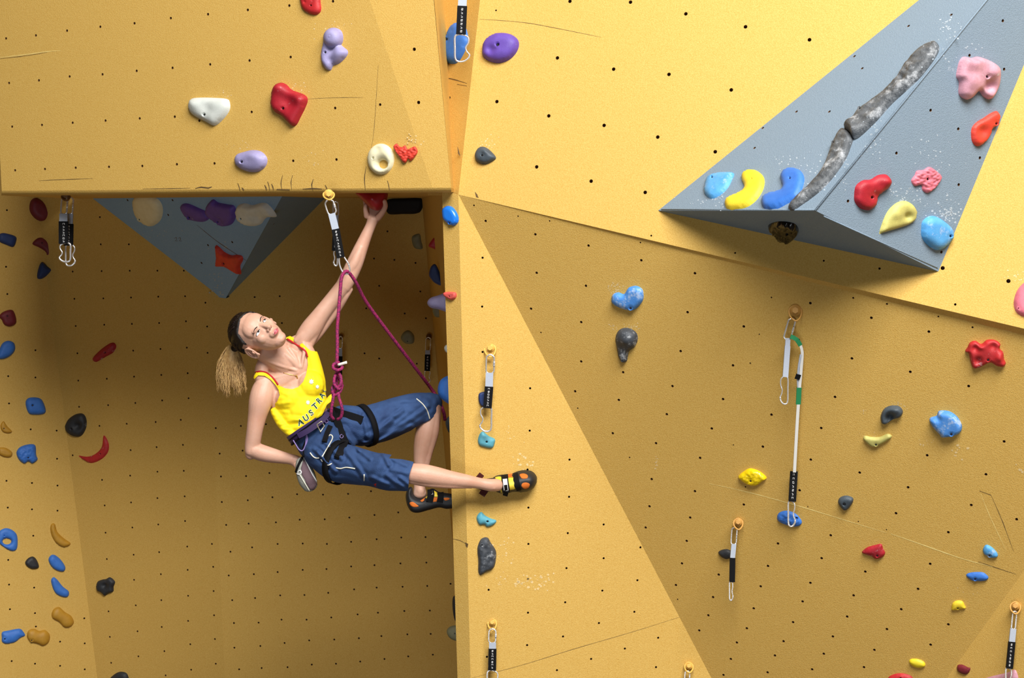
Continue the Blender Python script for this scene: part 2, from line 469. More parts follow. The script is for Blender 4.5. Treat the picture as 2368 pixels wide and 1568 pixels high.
def wall(name, plane, poly, holes=(), r=0.0068, kind='structure', mats=None, subdiv=None, parent=None, key=None):
    """a wall facet drilled with real bolt holes; poly in px"""
    Pp = [plane.P(*q) for q in poly]
    uv = [plane.uv(p) for p in Pp]
    pts = list(uv); n = len(pts)
    edges = [(i, (i + 1) % n) for i in range(n)]
    pa = np.array(uv)
    rings = []; seen = []
    for hq in holes:
        s = hq[2] if len(hq) > 2 else 1.0
        c = plane.uv(plane.P(hq[0], hq[1]))
        if any(math.hypot(c[0] - q[0], c[1] - q[1]) < 0.03 for q in seen): continue
        ca = np.array([c])
        if not inside(ca, pa)[0] or segdist(ca, pa)[0] < r * 1.6: continue
        seen.append(c)
        k = len(pts); m = 10
        pts += [(c[0] + r * s * math.cos(2 * math.pi * i / m), c[1] + r * s * math.sin(2 * math.pi * i / m)) for i in range(m)]
        edges += [(k + i, k + (i + 1) % m) for i in range(m)]
        rings.append((c, r * s, k, m))
    res = delaunay_2d_cdt([Vector(p) for p in pts], edges, [], 0, 1e-6, True)
    V2 = [tuple(v) for v in res[0]]
    remap = {}
    for i, ov in enumerate(res[3]):
        for q in ov: remap[q] = i
    T = [tuple(f) for f in res[2]]
    ce = np.array([np.mean([V2[i] for i in t], axis=0) for t in T])
    keep = inside(ce, pa)
    for c, rr, k, m in rings: keep &= np.hypot(ce[:, 0] - c[0], ce[:, 1] - c[1]) > rr * 0.9
    V3 = [plane.xyz(*v) for v in V2]
    F_ = []; FM = []
    e3 = plane.e1.cross(plane.e2)
    for t, q in zip(T, keep):
        if q:
            a, b, c = (V3[i] for i in t)
            F_.append(t if (b - a).cross(c - a).dot(plane.n) > 0 else (t[0], t[2], t[1])); FM.append(0)
    for c, rr, k, m in rings:
        top = [remap[k + i] for i in range(m)]
        base = len(V3)
        V3 += [V3[i] - plane.n * 0.02 for i in top]
        for i in range(m):
            j = (i + 1) % m
            F_.append((top[i], top[j], base + j, base + i)); FM.append(1)
        F_.append(tuple(base + i for i in range(m))); FM.append(1)
    g = Geo(); g.v = V3; g.f = F_; g.m = FM
    marks = MARKS.get(key or '', [])
    for mk_ in marks:
        mk_(g, plane)
    o = g.mk(name, mats or [M_WALL, M_SOCK, M_CRACK, M_SEAM, M_CHALK], parent, smooth=False)
    if kind: o['kind'] = kind
    return o

MARKS = {}
def add_strip(key, pts, w, m=2, h=0.0006):
    """thin crack or filler ridge along px points"""
    def f(g, plane):
        q = catmull(pts, False, 8) if len(pts) > 2 else np.array(pts, float)
        n = len(q); L = []; R = []
        for i in range(n):
            a = q[max(i - 1, 0)]; b = q[min(i + 1, n - 1)]
            t = b - a; t = t / (np.hypot(*t) + 1e-9); nn = np.array([-t[1], t[0]])
            ww = w * (0.35 + 0.65 * math.sin(math.pi * (i + 0.4) / (n - 0.2))) * random.uniform(0.6, 1.1) / 2
            L.append(plane.P(*(q[i] + nn * ww)) + plane.n * h); R.append(plane.P(*(q[i] - nn * ww)) + plane.n * h)
        f_ = []
        for i in range(n - 1):
            a, b, c, d = L[i], L[i + 1], R[i + 1], R[i]
            idx = (i, i + 1, n + i + 1, n + i)
            f_.append(idx if (b - a).cross(d - a).dot(plane.n) > 0 else idx[::-1])
        g.add(L + R, f_, m)
    MARKS.setdefault(key, []).append(f)

def add_poly(key, pts, m=2, h=0.0006):
    def f(g, plane):
        v = [plane.P(*p) + plane.n * h for p in pts]
        idx = tuple(range(len(v)))
        if (v[1] - v[0]).cross(v[2] - v[0]).dot(plane.n) < 0: idx = idx[::-1]
        g.add(v, [idx], m)
    MARKS.setdefault(key, []).append(f)

def add_chalk(key, cx, cy, sx, sy, n, size=1.6):
    """scattered flecks of chalk left by hands around a hold"""
    def f(g, plane):
        rr = np.random.default_rng(int(cx * 7 + cy))
        for _ in range(n):
            x = cx + rr.normal() * sx; y = cy + rr.normal() * sy
            s = size * rr.uniform(0.3, 1.0); a0 = rr.uniform(0, 6)
            v = [plane.P(x + s * rr.uniform(.5, 1.2) * math.cos(a0 - 2 * math.pi * i / 6), y + s * rr.uniform(.5, 1) * math.sin(a0 - 2 * math.pi * i / 6)) + plane.n * 0.0005 for i in range(6)]
            idx = tuple(range(6))
            if (v[1] - v[0]).cross(v[2] - v[0]).dot(plane.n) < 0: idx = idx[::-1]
            g.add(v, [idx], 4)
    MARKS.setdefault(key, []).append(f)

# cracks, seams and chalk
for x, y0, y1, w in [(553,424,440,3),(562,434,440,4),(615,428,440,4),(622,420,440,3),(631,425,440,3),(650,405,440,2),(673,405,438,2),(721,414,440,3),(755,428,440,3),(843,385,440,2.6),(899,418,440,2.4)]:
    add_strip('A', [(x + (4 if y1 - y0 > 25 else -3), y0), (x, (y0 + y1) / 2), (x + 2, y1)], w)
add_strip('A', [(452,436),(465,433),(482,435),(490,432)], 4); add_strip('A', [(330,437),(390,436),(440,435)], 1.6)
add_strip('A', [(700,437),(725,436),(745,437)], 3); add_strip('A', [(640,438),(670,439)], 3)
add_strip('A', [(0,133),(60,126),(110,119),(140,117)], 1.8, 3); add_strip('A', [(0,136),(60,129),(110,121)], 1.2)
add_strip('A', [(90,418),(150,415),(215,413)], 1.3); add_strip('A', [(710,229),(770,226),(840,225)], 1.0)
add_strip('A', [(875,150),(865,300),(855,360)], 1.0)
add_strip('G', [(1020,178),(1050,184),(1080,193)], 2.2); add_strip('G', [(1057,195),(1080,199)], 2)
add_strip('B', [(1108,44),(1210,52),(1290,66),(1390,86)], 1.2)
add_poly('B', [(1058,338),(1062,350),(1065,363),(1059,355)]); add_poly('B', [(1098,443),(1104,450),(1107,458),(1101,456)])
add_strip('C', [(1640,1118),(1730,1138),(1840,1168),(1955,1203),(2050,1232)], 1.8, 3)
add_strip('C', [(2060,1234),(2140,1262),(2220,1290),(2295,1311)], 2.2, 3); add_strip('C', [(2262,1299),(2310,1315),(2350,1328)], 1.4)
add_strip('C', [(2265,1135),(2292,1145)], 1.6); add_strip('C', [(2292,1145),(2318,1205),(2344,1275)], 1.4); add_strip('C', [(2268,1142),(2290,1195),(2325,1270)], 1.4, 3)
add_strip('C', [(1780,615),(1950,664),(2100,700),(2340,768)], 1.6, 3)
add_strip('D', [(1090,1568),(1200,1540),(1330,1500),(1460,1462),(1578,1425)], 1.0)
add_strip('S', [(1046,1246),(1064,1250),(1078,1258)], 1.3); add_poly('S', [(1076,1254),(1083,1258),(1081,1267),(1077,1263)])
for k, x, y, sx, sy, n, s in [('A',688,208,14,7,26,3),('A',515,222,14,6,12,2.4),('A',722,365,12,8,14,2),('A',562,340,22,6,18,2),('A',768,66,26,8,16,2.6),('A2',955,322,10,10,16,2.6),
        ('B',1128,330,14,8,26,2.6),('B',2356,640,14,12,22,3),('C',1425,665,10,8,34,2.4),('C',1447,755,22,5,36,2.4),('C',2215,1044,16,8,10,4.5),('C',2140,1022,14,8,10,2.5),('C',2080,938,8,6,16,2.4),('C',1995,950,10,5,8,2),
        ('C',2010,1004,8,4,9,2),('C',2360,1085,6,8,5,4),('C',1519,1069,3,8,10,3),('C',2230,1365,14,8,5,3),('D',1212,1062,14,16,20,4),('D',1230,1345,34,10,46,4),('D',1160,1340,8,14,12,3),('D',1160,1270,14,14,16,3),('D',1178,1002,5,8,8,3)]:
    add_chalk(k, x, y, sx, sy, n, s)

X = []  # structure pieces
wall('wall_upper_left', A, [(-40,-420),(716,-420),(855,0),(1000,434),(4,441)], HOLES['A'], 0.0062, key='A')
wall('wall_upper_middle', A2, [(716,-420),(966,-420),(1003,0),(1043,434),(1000,434),(855,0)], HOLES['A2'], 0.0075, key='A2')
wall('wall_groove', G, [(955,-420),(1157,-420),(1110,0),(1060,450),(1035,452),(990,452)], HOLES['G'], 0.006, key='G')
wall('wall_upper_right', B, [(1060,450),(1110,0),(1157,-420),(2950,-420),(2950,898),(2368,760)], HOLES['B'], 0.0078, key='B')
def BE(x, dy=0): return (x, 450 + (x - 1060) * 310 / 1308 + dy)
# underside edge strip between the upper right wall and the overhang
st = Geo()
v = [B.P(*BE(1060)), B.P(*BE(2950)), C.P(*BE(2950, 24)), C.P(*BE(2368, 15)), C.P(*BE(1900, 11)), C.P(*BE(1400, 4)), C.P(*BE(1060, 0.5))]
st.add(v, [tuple(range(6, -1, -1))], 0)
o = st.mk('trim_1', [M_WALL], smooth=False); o['kind'] = 'structure'
wall('wall_right', C, [(1060,450.5), BE(1400,4), BE(1900,11), BE(2368,15), BE(2711,20), (2368,1320),(2190,1568),(1952,1900),(1819,1900),(1645,1568)], HOLES['C'], 0.0056, key='C')
wall('wall_lower_right', K, [BE(2711,20), BE(2950,24), (2950,1900),(1952,1900),(2190,1568),(2368,1320)], [], key='K')
wall('wall_middle', D, [(1060,450),(1645,1568),(1819,1900),(1097,1900),(1088,1568)], HOLES['D'], 0.0048, key='D')
wall('wall_corner', S, [(1022,440),(1060,450),(1088,1568),(1097,1900),(1068.6,1900),(1058,1568)], [], key='S')
wall('wall_back_right', E3, [(960,300),(975,455),(1075,1568),(1105,1900),(535,1900),(520,1568),(470,455),(463,300)], HOLES['E3'], 0.0056, key='E')
wall('wall_back_middle', E2, [(463,300),(470,455),(520,1568),(535,1900),(267,1900),(225,1568),(85,455),(66,300)], HOLES['E2'], 0.0056, key='E')
wall('wall_back_left', E1, [(66,300),(85,455),(225,1568),(267,1900),(-700,1900),(-700,300)], HOLES['E1'], 0.0056, key='E')

def quads(name, polys, mats=None):
    g = Geo()
    for p in polys:
        g.add(p, [tuple(range(len(p)))])
    o = g.mk(name, mats or [M_WALL], smooth=False); o['kind'] = 'structure'
    return o
# side wall of the recess
s0, s1, s2 = S.P(1022,440), S.P(1058,1568), S.P(1068.6,1900)
quads('wall_recess_side', [[s0, E3.P(975,455), E3.P(1075,1568), s1], [s1, E3.P(1075,1568), E3.P(1105,1900), s2], [P(1022,380,6.745), P(968,380,9.1), E3.P(975,455), s0]])
# rolled lower lip of the big upper-left volume
ZR = P(1000, 445, 6.70).z
lip = Geo(); rows = []
xs = [4, 200, 400, 600, 800, 1000]
cols = [(A, x) for x in xs] + [(A2, 1043)]
for pl, x in cols:
    y0 = 441 if x == 4 else 434 + (7 * (1000 - x) / 996 if x <= 1000 else 0)
    p0 = pl.P(x, y0); row = [p0]
    drop = p0.z - ZR
    back = Vector((0, 1, 0)) if pl is A2 else Vector((-0.35, 0.93, 0))
    for a in (25, 50, 70, 90):
        t = math.radians(a)
        row.append(p0 + back * (0.035 * (1 - math.cos(t))) - Vector((0, 0, drop * math.sin(t))))
    rows.append(row)
V_ = [v for r in rows for v in r]; F_ = []
for i in range(len(rows) - 1):
    for j in range(4):
        F_.append((i * 5 + j, i * 5 + j + 1, (i + 1) * 5 + j + 1, (i + 1) * 5 + j))
lip.add(V_, F_)
o = lip.mk('trim_2', [M_WALL], smooth=True); o['kind'] = 'structure'
# underside of the volume (ceiling of the recess)
front = [r[-1] for r in rows]
bk = [Vector((front[-1].x + 0.02, 9.7, ZR)), Vector((front[0].x - 0.1, 9.9, ZR))]
quads('ceiling', [front + bk])
# right and left ends of the volume
a0, a1 = A2.P(1043, 434), A2.P(966, -420)
quads('wall_volume_end', [[a1, a0, front[-1], front[-1] + Vector((0.05, 0.55, 0)), a1 + Vector((0.05, 0.55, 0))]])
a0, a1 = A.P(4, 441), A.P(-40, -420)
quads('wall_volume_left_end', [[a1, a1 + Vector((-0.1, 1.6, 0)), front[0] + Vector((-0.1, 1.6, 0)), front[0], a0]])
# floor of the hall
M_FLOOR = mat('hall_floor_mats', (84, 72, 58), 0.9, col2=(72, 62, 50), scale=3)
quads('floor', [[Vector((-7, -3, -1.2)), Vector((7, -3, -1.2)), Vector((7, 11, -1.2)), Vector((-7, 11, -1.2))]], [M_FLOOR])

# ---------------------------------------------------------------- grey volume on the upper right wall
vb0, vb1, vap = B.P(1522, 487), B.P(2170, 628), B.P(2583, -370)
RD = 5.70
rb0 = P(1885, 487, RD)
VL = Plane(B.pt(1522, 487), (1885, 487, RD), B.pt(2583, -370))
VR = Plane(B.pt(2170, 628), (1885, 487, RD), B.pt(2583, -370))
VU = Plane(B.pt(1522, 487), B.pt(2170, 628), (1885, 487, RD))
vol = empty('wall_volume', B.P(1885, 560), 'large grey three-sided pyramid volume on the upper right wall, carrying many holds', 'climbing volume')
MG = [M_GREY, M_SOCK, M_CRACK, M_GREY, M_CHALKG]
MGB = [M_GREYLIT, M_SOCK, M_CRACK, M_GREYLIT, M_CHALKG]
for k, x, y, sx, sy, n, s in [('VL',1640,462,30,10,40,2.6),('VL',1700,455,24,10,40,3),('VL',1870,400,26,24,40,3),('VL',1820,370,20,14,16,2.4),('VR',2090,450,40,14,60,3),('VR',2190,495,16,14,60,4),
        ('VR',2150,350,26,24,30,3),('VR',2230,120,40,20,40,3),('VR',2020,320,14,30,40,2.6),('VR',1950,400,10,30,30,2.6),('VL',2190,60,14,20,30,3)]:
    add_chalk(k, x, y, sx, sy, n, s)
wall('left_face', VL, [(1522,487),(1885,487),(2583,-370)], HOLES['VL'], 0.0058, None, MG, parent=vol, key='VL')
wall('right_face', VR, [(1885,487),(2170,628),(2583,-370)], HOLES['VR'], 0.0058, None, MG, parent=vol, key='VR')
wall('underside', VU, [(1522,487),(1885,487),(2170,628)], [], 0.005, None, MG, parent=vol, key='VU')
# raised joint lines along the bottom edge of the volume
v1, f1 = sweep([VR.P(1905, 500), VR.P(2168, 620)], 0.0022, 6)
v2, f2 = sweep([VL.P(1530, 485), VL.P(1885, 485)], 0.003, 6)
g = Geo(); g.add(v1, f1); g.add(v2, f2); v3, f3 = sweep([VL.P(1885, 487), VL.P(2583, -370)], 0.004, 6); g.add(v3, f3)
g.mk('edge_bead', [M_GREY], vol)

# ---------------------------------------------------------------- grey volume under the roof
GT1 = (500, 682, E3.d(500, 682) - 0.10); GT2 = (530, 688, E3.d(530, 688) - 0.05); GTm = (515, 690, E3.d(515, 690) - 0.08)
GR_ = (658, 444, 8.25)
GF = Plane((203, 450, E2.d(203, 450)), (515, 690, E3.d(515, 690) - 0.08), GR_)
GRP = Plane((515, 690, E3.d(515, 690) - 0.08), GR_, (764, 446, E3.d(764, 446)))
v2o = empty('wall_volume', P(515, 600, 9.0), 'dark grey pointed volume hanging under the roof of the recess', 'climbing volume')
MARKS['GF'] = []
for x, y, sx, sy, n, s in [(505,665,10,14,24,3),(500,637,12,5,22,2),(520,570,14,6,14,2.4),(370,530,30,12,16,2)]: add_chalk('GF', x, y, sx, sy, n, s)
add_strip('GF', [(455,520),(505,560),(570,603)], 1.6)
for (x0, y0) in [(404,551),(413,551)]:
    add_strip('GF', [(x0,y0),(x0+4,y0-2),(x0+5,y0+2),(x0+1,y0+6),(x0+7,y0+6)], 1.6)
wall('left_face', GF, [(203,450),(493,674),(508,688),(522,690),(658,444)], [(295,463),(389,497),(399,463),(481,567),(537,560),(466,608),(633,530)], 0.007, None, MGB, parent=v2o, key='GF')
wall('right_face', GRP, [(522,690),(534,683),(764,446),(658,444)], [(655,576),(633,518)], 0.006, None, MGB, parent=v2o)
g = Geo()
p_ = [P(203,450,E2.d(203,450)), GF.P(493,674), GF.P(508,688), GF.P(522,690), GRP.P(534,683), P(764,446,E3.d(764,446))]
b_ = [q + Vector((0, 0.25, 0)) for q in p_]
for i in range(5): g.add([p_[i], p_[i+1], b_[i+1], b_[i]], [(0, 1, 2, 3)])
g.mk('rim', [M_GREYLIT], v2o, smooth=False)

# ================================================================ THE HOLDS
def hm(name, col, col2=None, chalk=0.25, rough=0.55, bump=0.25, cscale=22):
    return mat(name, col, rough, col2=col2 or tuple(int(c * 0.86) for c in col), scale=30, amount=0.5, bump=bump, bscale=420, chalk=chalk, cscale=cscale)
H_RED = hm('red_resin', (196, 40, 44)); H_REDD = hm('deep_red_resin', (176, 28, 44), chalk=0.3); H_MAR = hm('maroon_resin', (120, 30, 44), chalk=0.06)
H_ORG = hm('orange_red_resin', (226, 66, 48), chalk=0.12); H_BLUE = hm('blue_resin', (46, 104, 190), (58, 120, 205), chalk=0.12)
H_NAVY = hm('navy_resin', (30, 56, 112), chalk=0.04); H_LBL = hm('light_blue_resin', (92, 168, 222), (70, 146, 210), chalk=0.5); H_TEAL = hm('teal_resin', (92, 172, 192), chalk=0.12)
H_CHB = hm('chalky_blue_resin', (66, 130, 210), (84, 150, 220), chalk=0.62, cscale=30)
H_PUR = hm('purple_resin', (100, 72, 170), (88, 62, 150), chalk=0.2); H_LAV = hm('lavender_resin', (146, 140, 184), (160, 154, 196), chalk=0.3)
H_WHT = hm('white_resin', (216, 220, 214), (200, 206, 200), chalk=0); H_CRM = hm('cream_resin', (230, 224, 190), (218, 210, 172), chalk=0)
H_BLK = hm('black_resin', (44, 48, 54), (30, 32, 36), chalk=0.2); H_DGR = hm('dark_grey_resin', (72, 84, 94), (56, 66, 74), chalk=0.15); H_BLKC = hm('chalky_black_resin', (46, 50, 56), (70, 76, 84), chalk=0.5, cscale=40)
H_YEL = hm('yellow_resin', (240, 214, 60), (228, 196, 40), chalk=0.15); H_OLY = hm('olive_yellow_resin', (204, 196, 112), chalk=0.1); H_TAN = hm('tan_resin', (190, 142, 44), (170, 124, 34), chalk=0.06)
H_PNK = hm('pink_resin', (222, 120, 136), (206, 104, 122), chalk=0.12); H_PNKG = hm('pink_grey_resin', (212, 158, 174), (176, 124, 136), chalk=0.35); H_KHA = hm('khaki_resin', (140, 138, 104), chalk=0.05)
H_TUFA = mat('tufa_resin', (62, 66, 70), 0.6, col2=(104, 108, 112), scale=26, amount=0.45, bump=0.6, bscale=160, chalk=0.55, cscale=13)

def hold(label, m, pl, ol, h, bolt=None, cat='climbing hold', name='climbing_hold', **kw):
    o = relief(name, ol, pl, h, [m], bolt=bolt, **kw)
    return setp(o, label, cat)

# --- upper left volume
a_ = lambda cx, cy, rx, ry, n=14, r=0: [(cx + rx * math.cos(2 * math.pi * i / n + r), cy + ry * math.sin(2 * math.pi * i / n + r)) for i in range(n)]
hold('bright red round hold cut by the top edge of the photo, upper left wall', H_RED, A, [(697,-12),(696,10),(704,25),(719,33),(733,34),(742,26),(742,10),(735,-12)], 11, (723,14), rb=2.5, bumps=[(708,6,-3,2),(726,0,-3,2)])
hold('pale lavender hold with a round knob on top of a heart-shaped base', H_LAV, A, [(747,100),(749,80),(759,67),(774,64),(789,71),(794,88),(789,103),(804,117),(802,130),(786,146),(771,152),(765,163),(752,158),(743,140),(743,118)], 13, (756,122), rb=3.4, bumps=[(772,88,15,10),(768,112,-8,8),(786,125,6,8),(754,143,5,8),(768,142,-6,5)], edge=14)
kn = relief('knob', a_(772,89,22,24), A, 27, [H_LAV], parent=bpy.data.objects['climbing_hold.001'], edge=18, toward=0.8)
hold('large red hold with a hollow middle and pointed lower tip on the upper left wall', H_REDD, A, [(630,212),(637,197),(649,191),(662,195),(676,208),(704,219),(712,231),(706,250),(697,268),(686,289),(676,291),(662,279),(650,267),(634,257),(627,242)], 20, (661,252), rb=3.8, bumps=[(672,236,-9,12),(648,202,6,10),(700,232,5,9)], edge=16)
hold('white half-moon hold on the upper left wall', H_WHT, A, [(436,240),(442,229),(458,226),(490,226),(525,229),(532,240),(531,255),(520,272),(503,288),(492,290),(475,281),(450,268),(438,256)], 18, (478,266), rb=4, bumps=[(484,252,-5,10),(455,235,4,10)])
hold('lavender oval potato-shaped hold on the upper left wall', H_LAV, A, [(543,372),(547,358),(565,351),(585,347),(605,351),(618,366),(615,384),(600,396),(580,398),(560,392),(547,383)], 17, (565,375), rb=4, bumps=[(595,360,5,12)])
hold('cream round hold with a hole through it beside the red cracked hold', H_CRM, A, a_(881,368,31,36), 16, (868,366), rb=3, cuts=[a_(887,380,10,10,10)], edge=18, bumps=[(876,344,-5,7),(905,378,-3,4)], boltchild=False)
hold('small orange-red jagged blocky hold right of the cream ring', H_ORG, A2, [(910,340),(917,332),(923,338),(930,340),(937,336),(943,345),(950,342),(960,339),(966,350),(960,362),(950,372),(944,367),(938,376),(931,374),(925,365),(917,354)], 6, None, edge=3, step=1.8, rough=1.6)
# --- groove
hold('long blue hold half hidden behind the hanging quickdraw in the groove', H_BLUE, G, [(1047,57),(1060,52),(1076,62),(1083,90),(1077,115),(1063,140),(1050,148),(1033,143),(1023,120),(1030,90),(1038,70)], 18, (1040,94), rb=3.6, bumps=[(1054,73,-2,3)])
# --- upper right wall
hold('large purple oval hold with a thumb dimple on the upper right wall', H_PUR, B, [(1115,117),(1118,99),(1133,83),(1155,76),(1180,79),(1197,91),(1200,107),(1192,125),(1175,140),(1152,146),(1130,141),(1117,130)], 24, (1155,108), rb=5.2, bumps=[(1138,119,-8,7)])
hold('small dark grey half-round hold on the upper right wall', H_DGR, B, [(1098,360),(1103,346),(1115,339),(1130,345),(1147,364),(1138,374),(1120,380),(1103,374)], 16, (1118,362), rb=3, bumps=[(1128,352,5,7)])
hold('pink hold cut by the right edge of the photo', H_PNK, B, [(2400,632),(2370,652),(2352,672),(2344,700),(2350,722),(2368,733),(2400,740)], 14, (2354,714), rb=2, edge=18)
# --- right volume
hold('light blue teardrop hold at the left point of the grey volume', H_LBL, VL, [(1629,430),(1635,411),(1650,402),(1675,399),(1697,401),(1692,418),(1683,435),(1668,450),(1648,460),(1635,455),(1628,443)], 14, (1650,415), rb=3)
hold('bright yellow kidney-shaped hold on the grey volume', H_YEL, VL, [(1676,470),(1682,457),(1700,449),(1716,440),(1721,430),(1715,415),(1717,401),(1732,393),(1752,396),(1767,412),(1766,435),(1752,460),(1730,478),(1700,486),(1682,484)], 14, (1742,420), rb=2, edge=15, boltchild=False)
hold('blue kidney-shaped hold on the grey volume, right of the yellow one', H_BLUE, VL, [(1760,468),(1765,453),(1782,445),(1803,440),(1809,430),(1804,410),(1810,395),(1828,388),(1850,394),(1860,412),(1856,435),(1845,457),(1820,472),(1795,484),(1770,484)], 14, (1830,418), rb=3, edge=15)
hold('dark red two-lobed hold on the right face of the grey volume', H_REDD, VR, [(1975,452),(1979,430),(1995,417),(2013,415),(2030,405),(2050,404),(2060,418),(2056,433),(2041,445),(2030,455),(2025,475),(2010,486),(1990,482),(1977,468)], 16, (2011,456), rb=4, edge=15, bumps=[(2045,420,8,8),(2020,452,-6,6)])
hold('small pink ridged hold on the right face of the grey volume', H_PNK, VR, [(2107,418),(2115,405),(2120,395),(2135,393),(2148,386),(2162,393),(2177,408),(2172,422),(2160,437),(2145,446),(2133,440),(2130,428),(2115,430)], 8, (2143,414), rb=4, edge=8, rough=2.2, step=2.2)
hold('olive yellow teardrop hold with a round dimple on the grey volume', H_OLY, VR, [(2033,540),(2042,510),(2055,485),(2075,468),(2095,465),(2113,476),(2120,492),(2115,510),(2100,520),(2070,530),(2042,538)], 13, None, bumps=[(2096,501,-12,6),(2068,495,4,8)], edge=14)
hold('chalky light blue round hold at the lower right corner of the grey volume', H_LBL, VR, [(2130,530),(2133,512),(2148,500),(2165,501),(2185,513),(2200,528),(2204,545),(2195,562),(2178,576),(2160,577),(2140,562),(2131,547)], 20, (2190,545), rb=4)
hold('large pink and grey hold like a folded knot near the top right', H_PNKG, VR, [(2212,165),(2218,142),(2228,131),(2245,134),(2262,131),(2290,142),(2308,157),(2310,180),(2305,205),(2290,229),(2274,224),(2262,211),(2246,226),(2233,230),(2217,218),(2217,190),(2211,178)], 22, (2272,178), rb=4.5, bumps=[(2281,200,-16,9),(2238,190,7,12),(2288,168,7,9),(2245,150,5,10)], edge=16, step=2.6)
hold('orange-red hold with a scooped middle right of the big pink hold', H_ORG, VR, [(2247,325),(2246,300),(2255,285),(2275,272),(2290,262),(2305,257),(2312,270),(2306,288),(2295,298),(2285,320),(2268,336),(2256,337)], 13, (2299,286), rb=3.6, edge=11, bumps=[(2268,304,-8,9)])
hold('glossy black hold stuck under the grey volume', mat('glossy_black', (10, 10, 12), 0.2, chalk=0.12, cscale=30), VU, [(1776,522),(1800,512),(1835,516),(1847,531),(1840,546),(1825,558),(1810,562),(1800,555),(1790,540)], 16, (1822,531), rb=4, edge=8, rough=4, step=2.2)
hold('grey curved tufa strip, lower half, on the grey volume', H_TUFA, VL, [(1824,484),(1829,470),(1848,450),(1870,430),(1893,405),(1908,380),(1919,350),(1934,315),(1950,298),(1972,318),(1966,345),(1954,372),(1930,407),(1903,437),(1875,460),(1852,476),(1836,487)], 17, (1930,336), rb=2.4, edge=13, rough=2.5, step=3, name='tufa_hold')
hold('grey curved tufa strip, upper half with stepped end, on the grey volume', H_TUFA, VL, [(1953,296),(1972,276),(1990,256),(2040,218),(2075,183),(2095,150),(2130,115),(2160,100),(2172,108),(2166,130),(2133,175),(2100,207),(2062,242),(2025,283),(1981,322),(1965,309)], 24, (1993,261), rb=3, edge=12, rough=2.5, step=3, bumps=[(1972,302,10,12),(2090,190,-7,5),(2098,172,-5,4)], name='tufa_hold')
# --- right overhanging wall
hold('chalky blue kidney-shaped hold above the black knob', H_CHB, C, [(1414,690),(1418,680),(1430,676),(1443,680),(1450,670),(1456,664),(1472,661),(1486,670),(1488,690),(1480,705),(1465,717),(1445,716),(1425,708),(1415,700)], 15, (1460,711), rb=3.6, edge=13)
hold('black knob hold with a round head and thin tail', H_BLKC, C, [(1423,785),(1428,768),(1440,759),(1458,760),(1472,770),(1475,785),(1468,802),(1455,812),(1452,825),(1449,836),(1438,838),(1430,825),(1427,808)], 13, (1441,832), rb=1.6, edge=10, bumps=[(1450,782,14,12)], boltchild=False)
hold('small shiny yellow faceted hold on the overhanging wall', mat('glossy_yellow', (240, 206, 20), 0.25, bump=0.5, bscale=90), C, [(1707,1102),(1720,1090),(1735,1083),(1757,1090),(1773,1105),(1762,1114),(1748,1123),(1730,1121),(1715,1112)], 12, (1737,1110), rb=3, edge=9, rough=1.8)
hold('blue textured hold behind the lower end of the long sling', H_BLUE, C, [(1797,1195),(1803,1185),(1820,1181),(1840,1188),(1854,1205),(1850,1215),(1835,1218),(1815,1213),(1800,1205)], 10, (1843,1196), rb=2.6, rough=2)
hold('small dark seed-shaped hold left of a hanging quickdraw', H_BLK, C, [(1661,1278),(1668,1272),(1682,1270),(1693,1276),(1695,1288),(1680,1293),(1668,1288)], 9)
hold('grey hold with a hollow shell shape beside the big blue hold', H_DGR, C, [(2037,972),(2037,960),(2045,945),(2060,938),(2078,939),(2087,948),(2087,957),(2080,965),(2065,970),(2050,980),(2040,979)], 15, None, edge=8, bumps=[(2058,964,-14,7),(2070,945,5,8)], step=1.8)
hold('large blue angular hold with chalk on the overhanging wall', H_CHB, C, [(2149,972),(2153,965),(2166,961),(2172,950),(2195,951),(2213,963),(2224,982),(2222,998),(2208,1007),(2180,1012),(2172,1004),(2157,988)], 18, (2200,1001), rb=3.6, edge=12, bumps=[(2170,966,-5,4)])
hold('pale yellow bone-shaped hold below the grey shell hold', H_OLY, C, [(1996,1015),(2000,1008),(2015,1010),(2035,1010),(2052,1003),(2062,1007),(2060,1014),(2045,1024),(2025,1033),(2015,1033),(2003,1024)], 9, (2026,1027), rb=3, edge=7)
hold('small dark grey hold with a round hole on the overhanging wall', H_DGR, C, [(1938,1160),(1943,1150),(1957,1146),(1972,1151),(1972,1162),(1960,1178),(1950,1179),(1942,1170)], 12, (1953,1163), rb=4)
hold('small maroon arrow-shaped hold on the overhanging wall', H_REDD, C, [(1993,1277),(2005,1266),(2025,1260),(2038,1258),(2042,1268),(2047,1279),(2040,1289),(2025,1293),(2015,1287),(2003,1283)], 10, (2029,1283), rb=3)
hold('small pale blue hold near the right edge', H_LBL, C, [(2273,1270),(2280,1260),(2292,1264),(2305,1277),(2307,1287),(2295,1290),(2282,1285),(2275,1280)], 9, (2288,1284), rb=3)
hold('small flat blue hold below the pale blue one', H_BLUE, C, [(2234,1330),(2245,1324),(2270,1323),(2280,1328),(2286,1336),(2278,1343),(2255,1344),(2243,1340)], 8, (2255,1338), rb=3)
hold('tiny pale yellow skull-like hold lower right', H_YEL, C, [(2200,1408),(2203,1395),(2212,1389),(2225,1390),(2231,1400),(2233,1407),(2220,1408),(2212,1410),(2203,1411)], 8, (2215,1406), rb=2.2)
hold('small smooth lemon yellow oval hold at the bottom right', mat('lemon', (232, 208, 40), 0.5), C, [(2102,1530),(2107,1524),(2122,1524),(2136,1530),(2140,1538),(2135,1543),(2120,1544),(2107,1538)], 8)
hold('red hold cut by the bottom edge of the photo', H_RED, C, [(2053,1570),(2065,1560),(2085,1557),(2105,1562),(2112,1572),(2110,1592),(2060,1592)], 10, (2083,1566), rb=3)
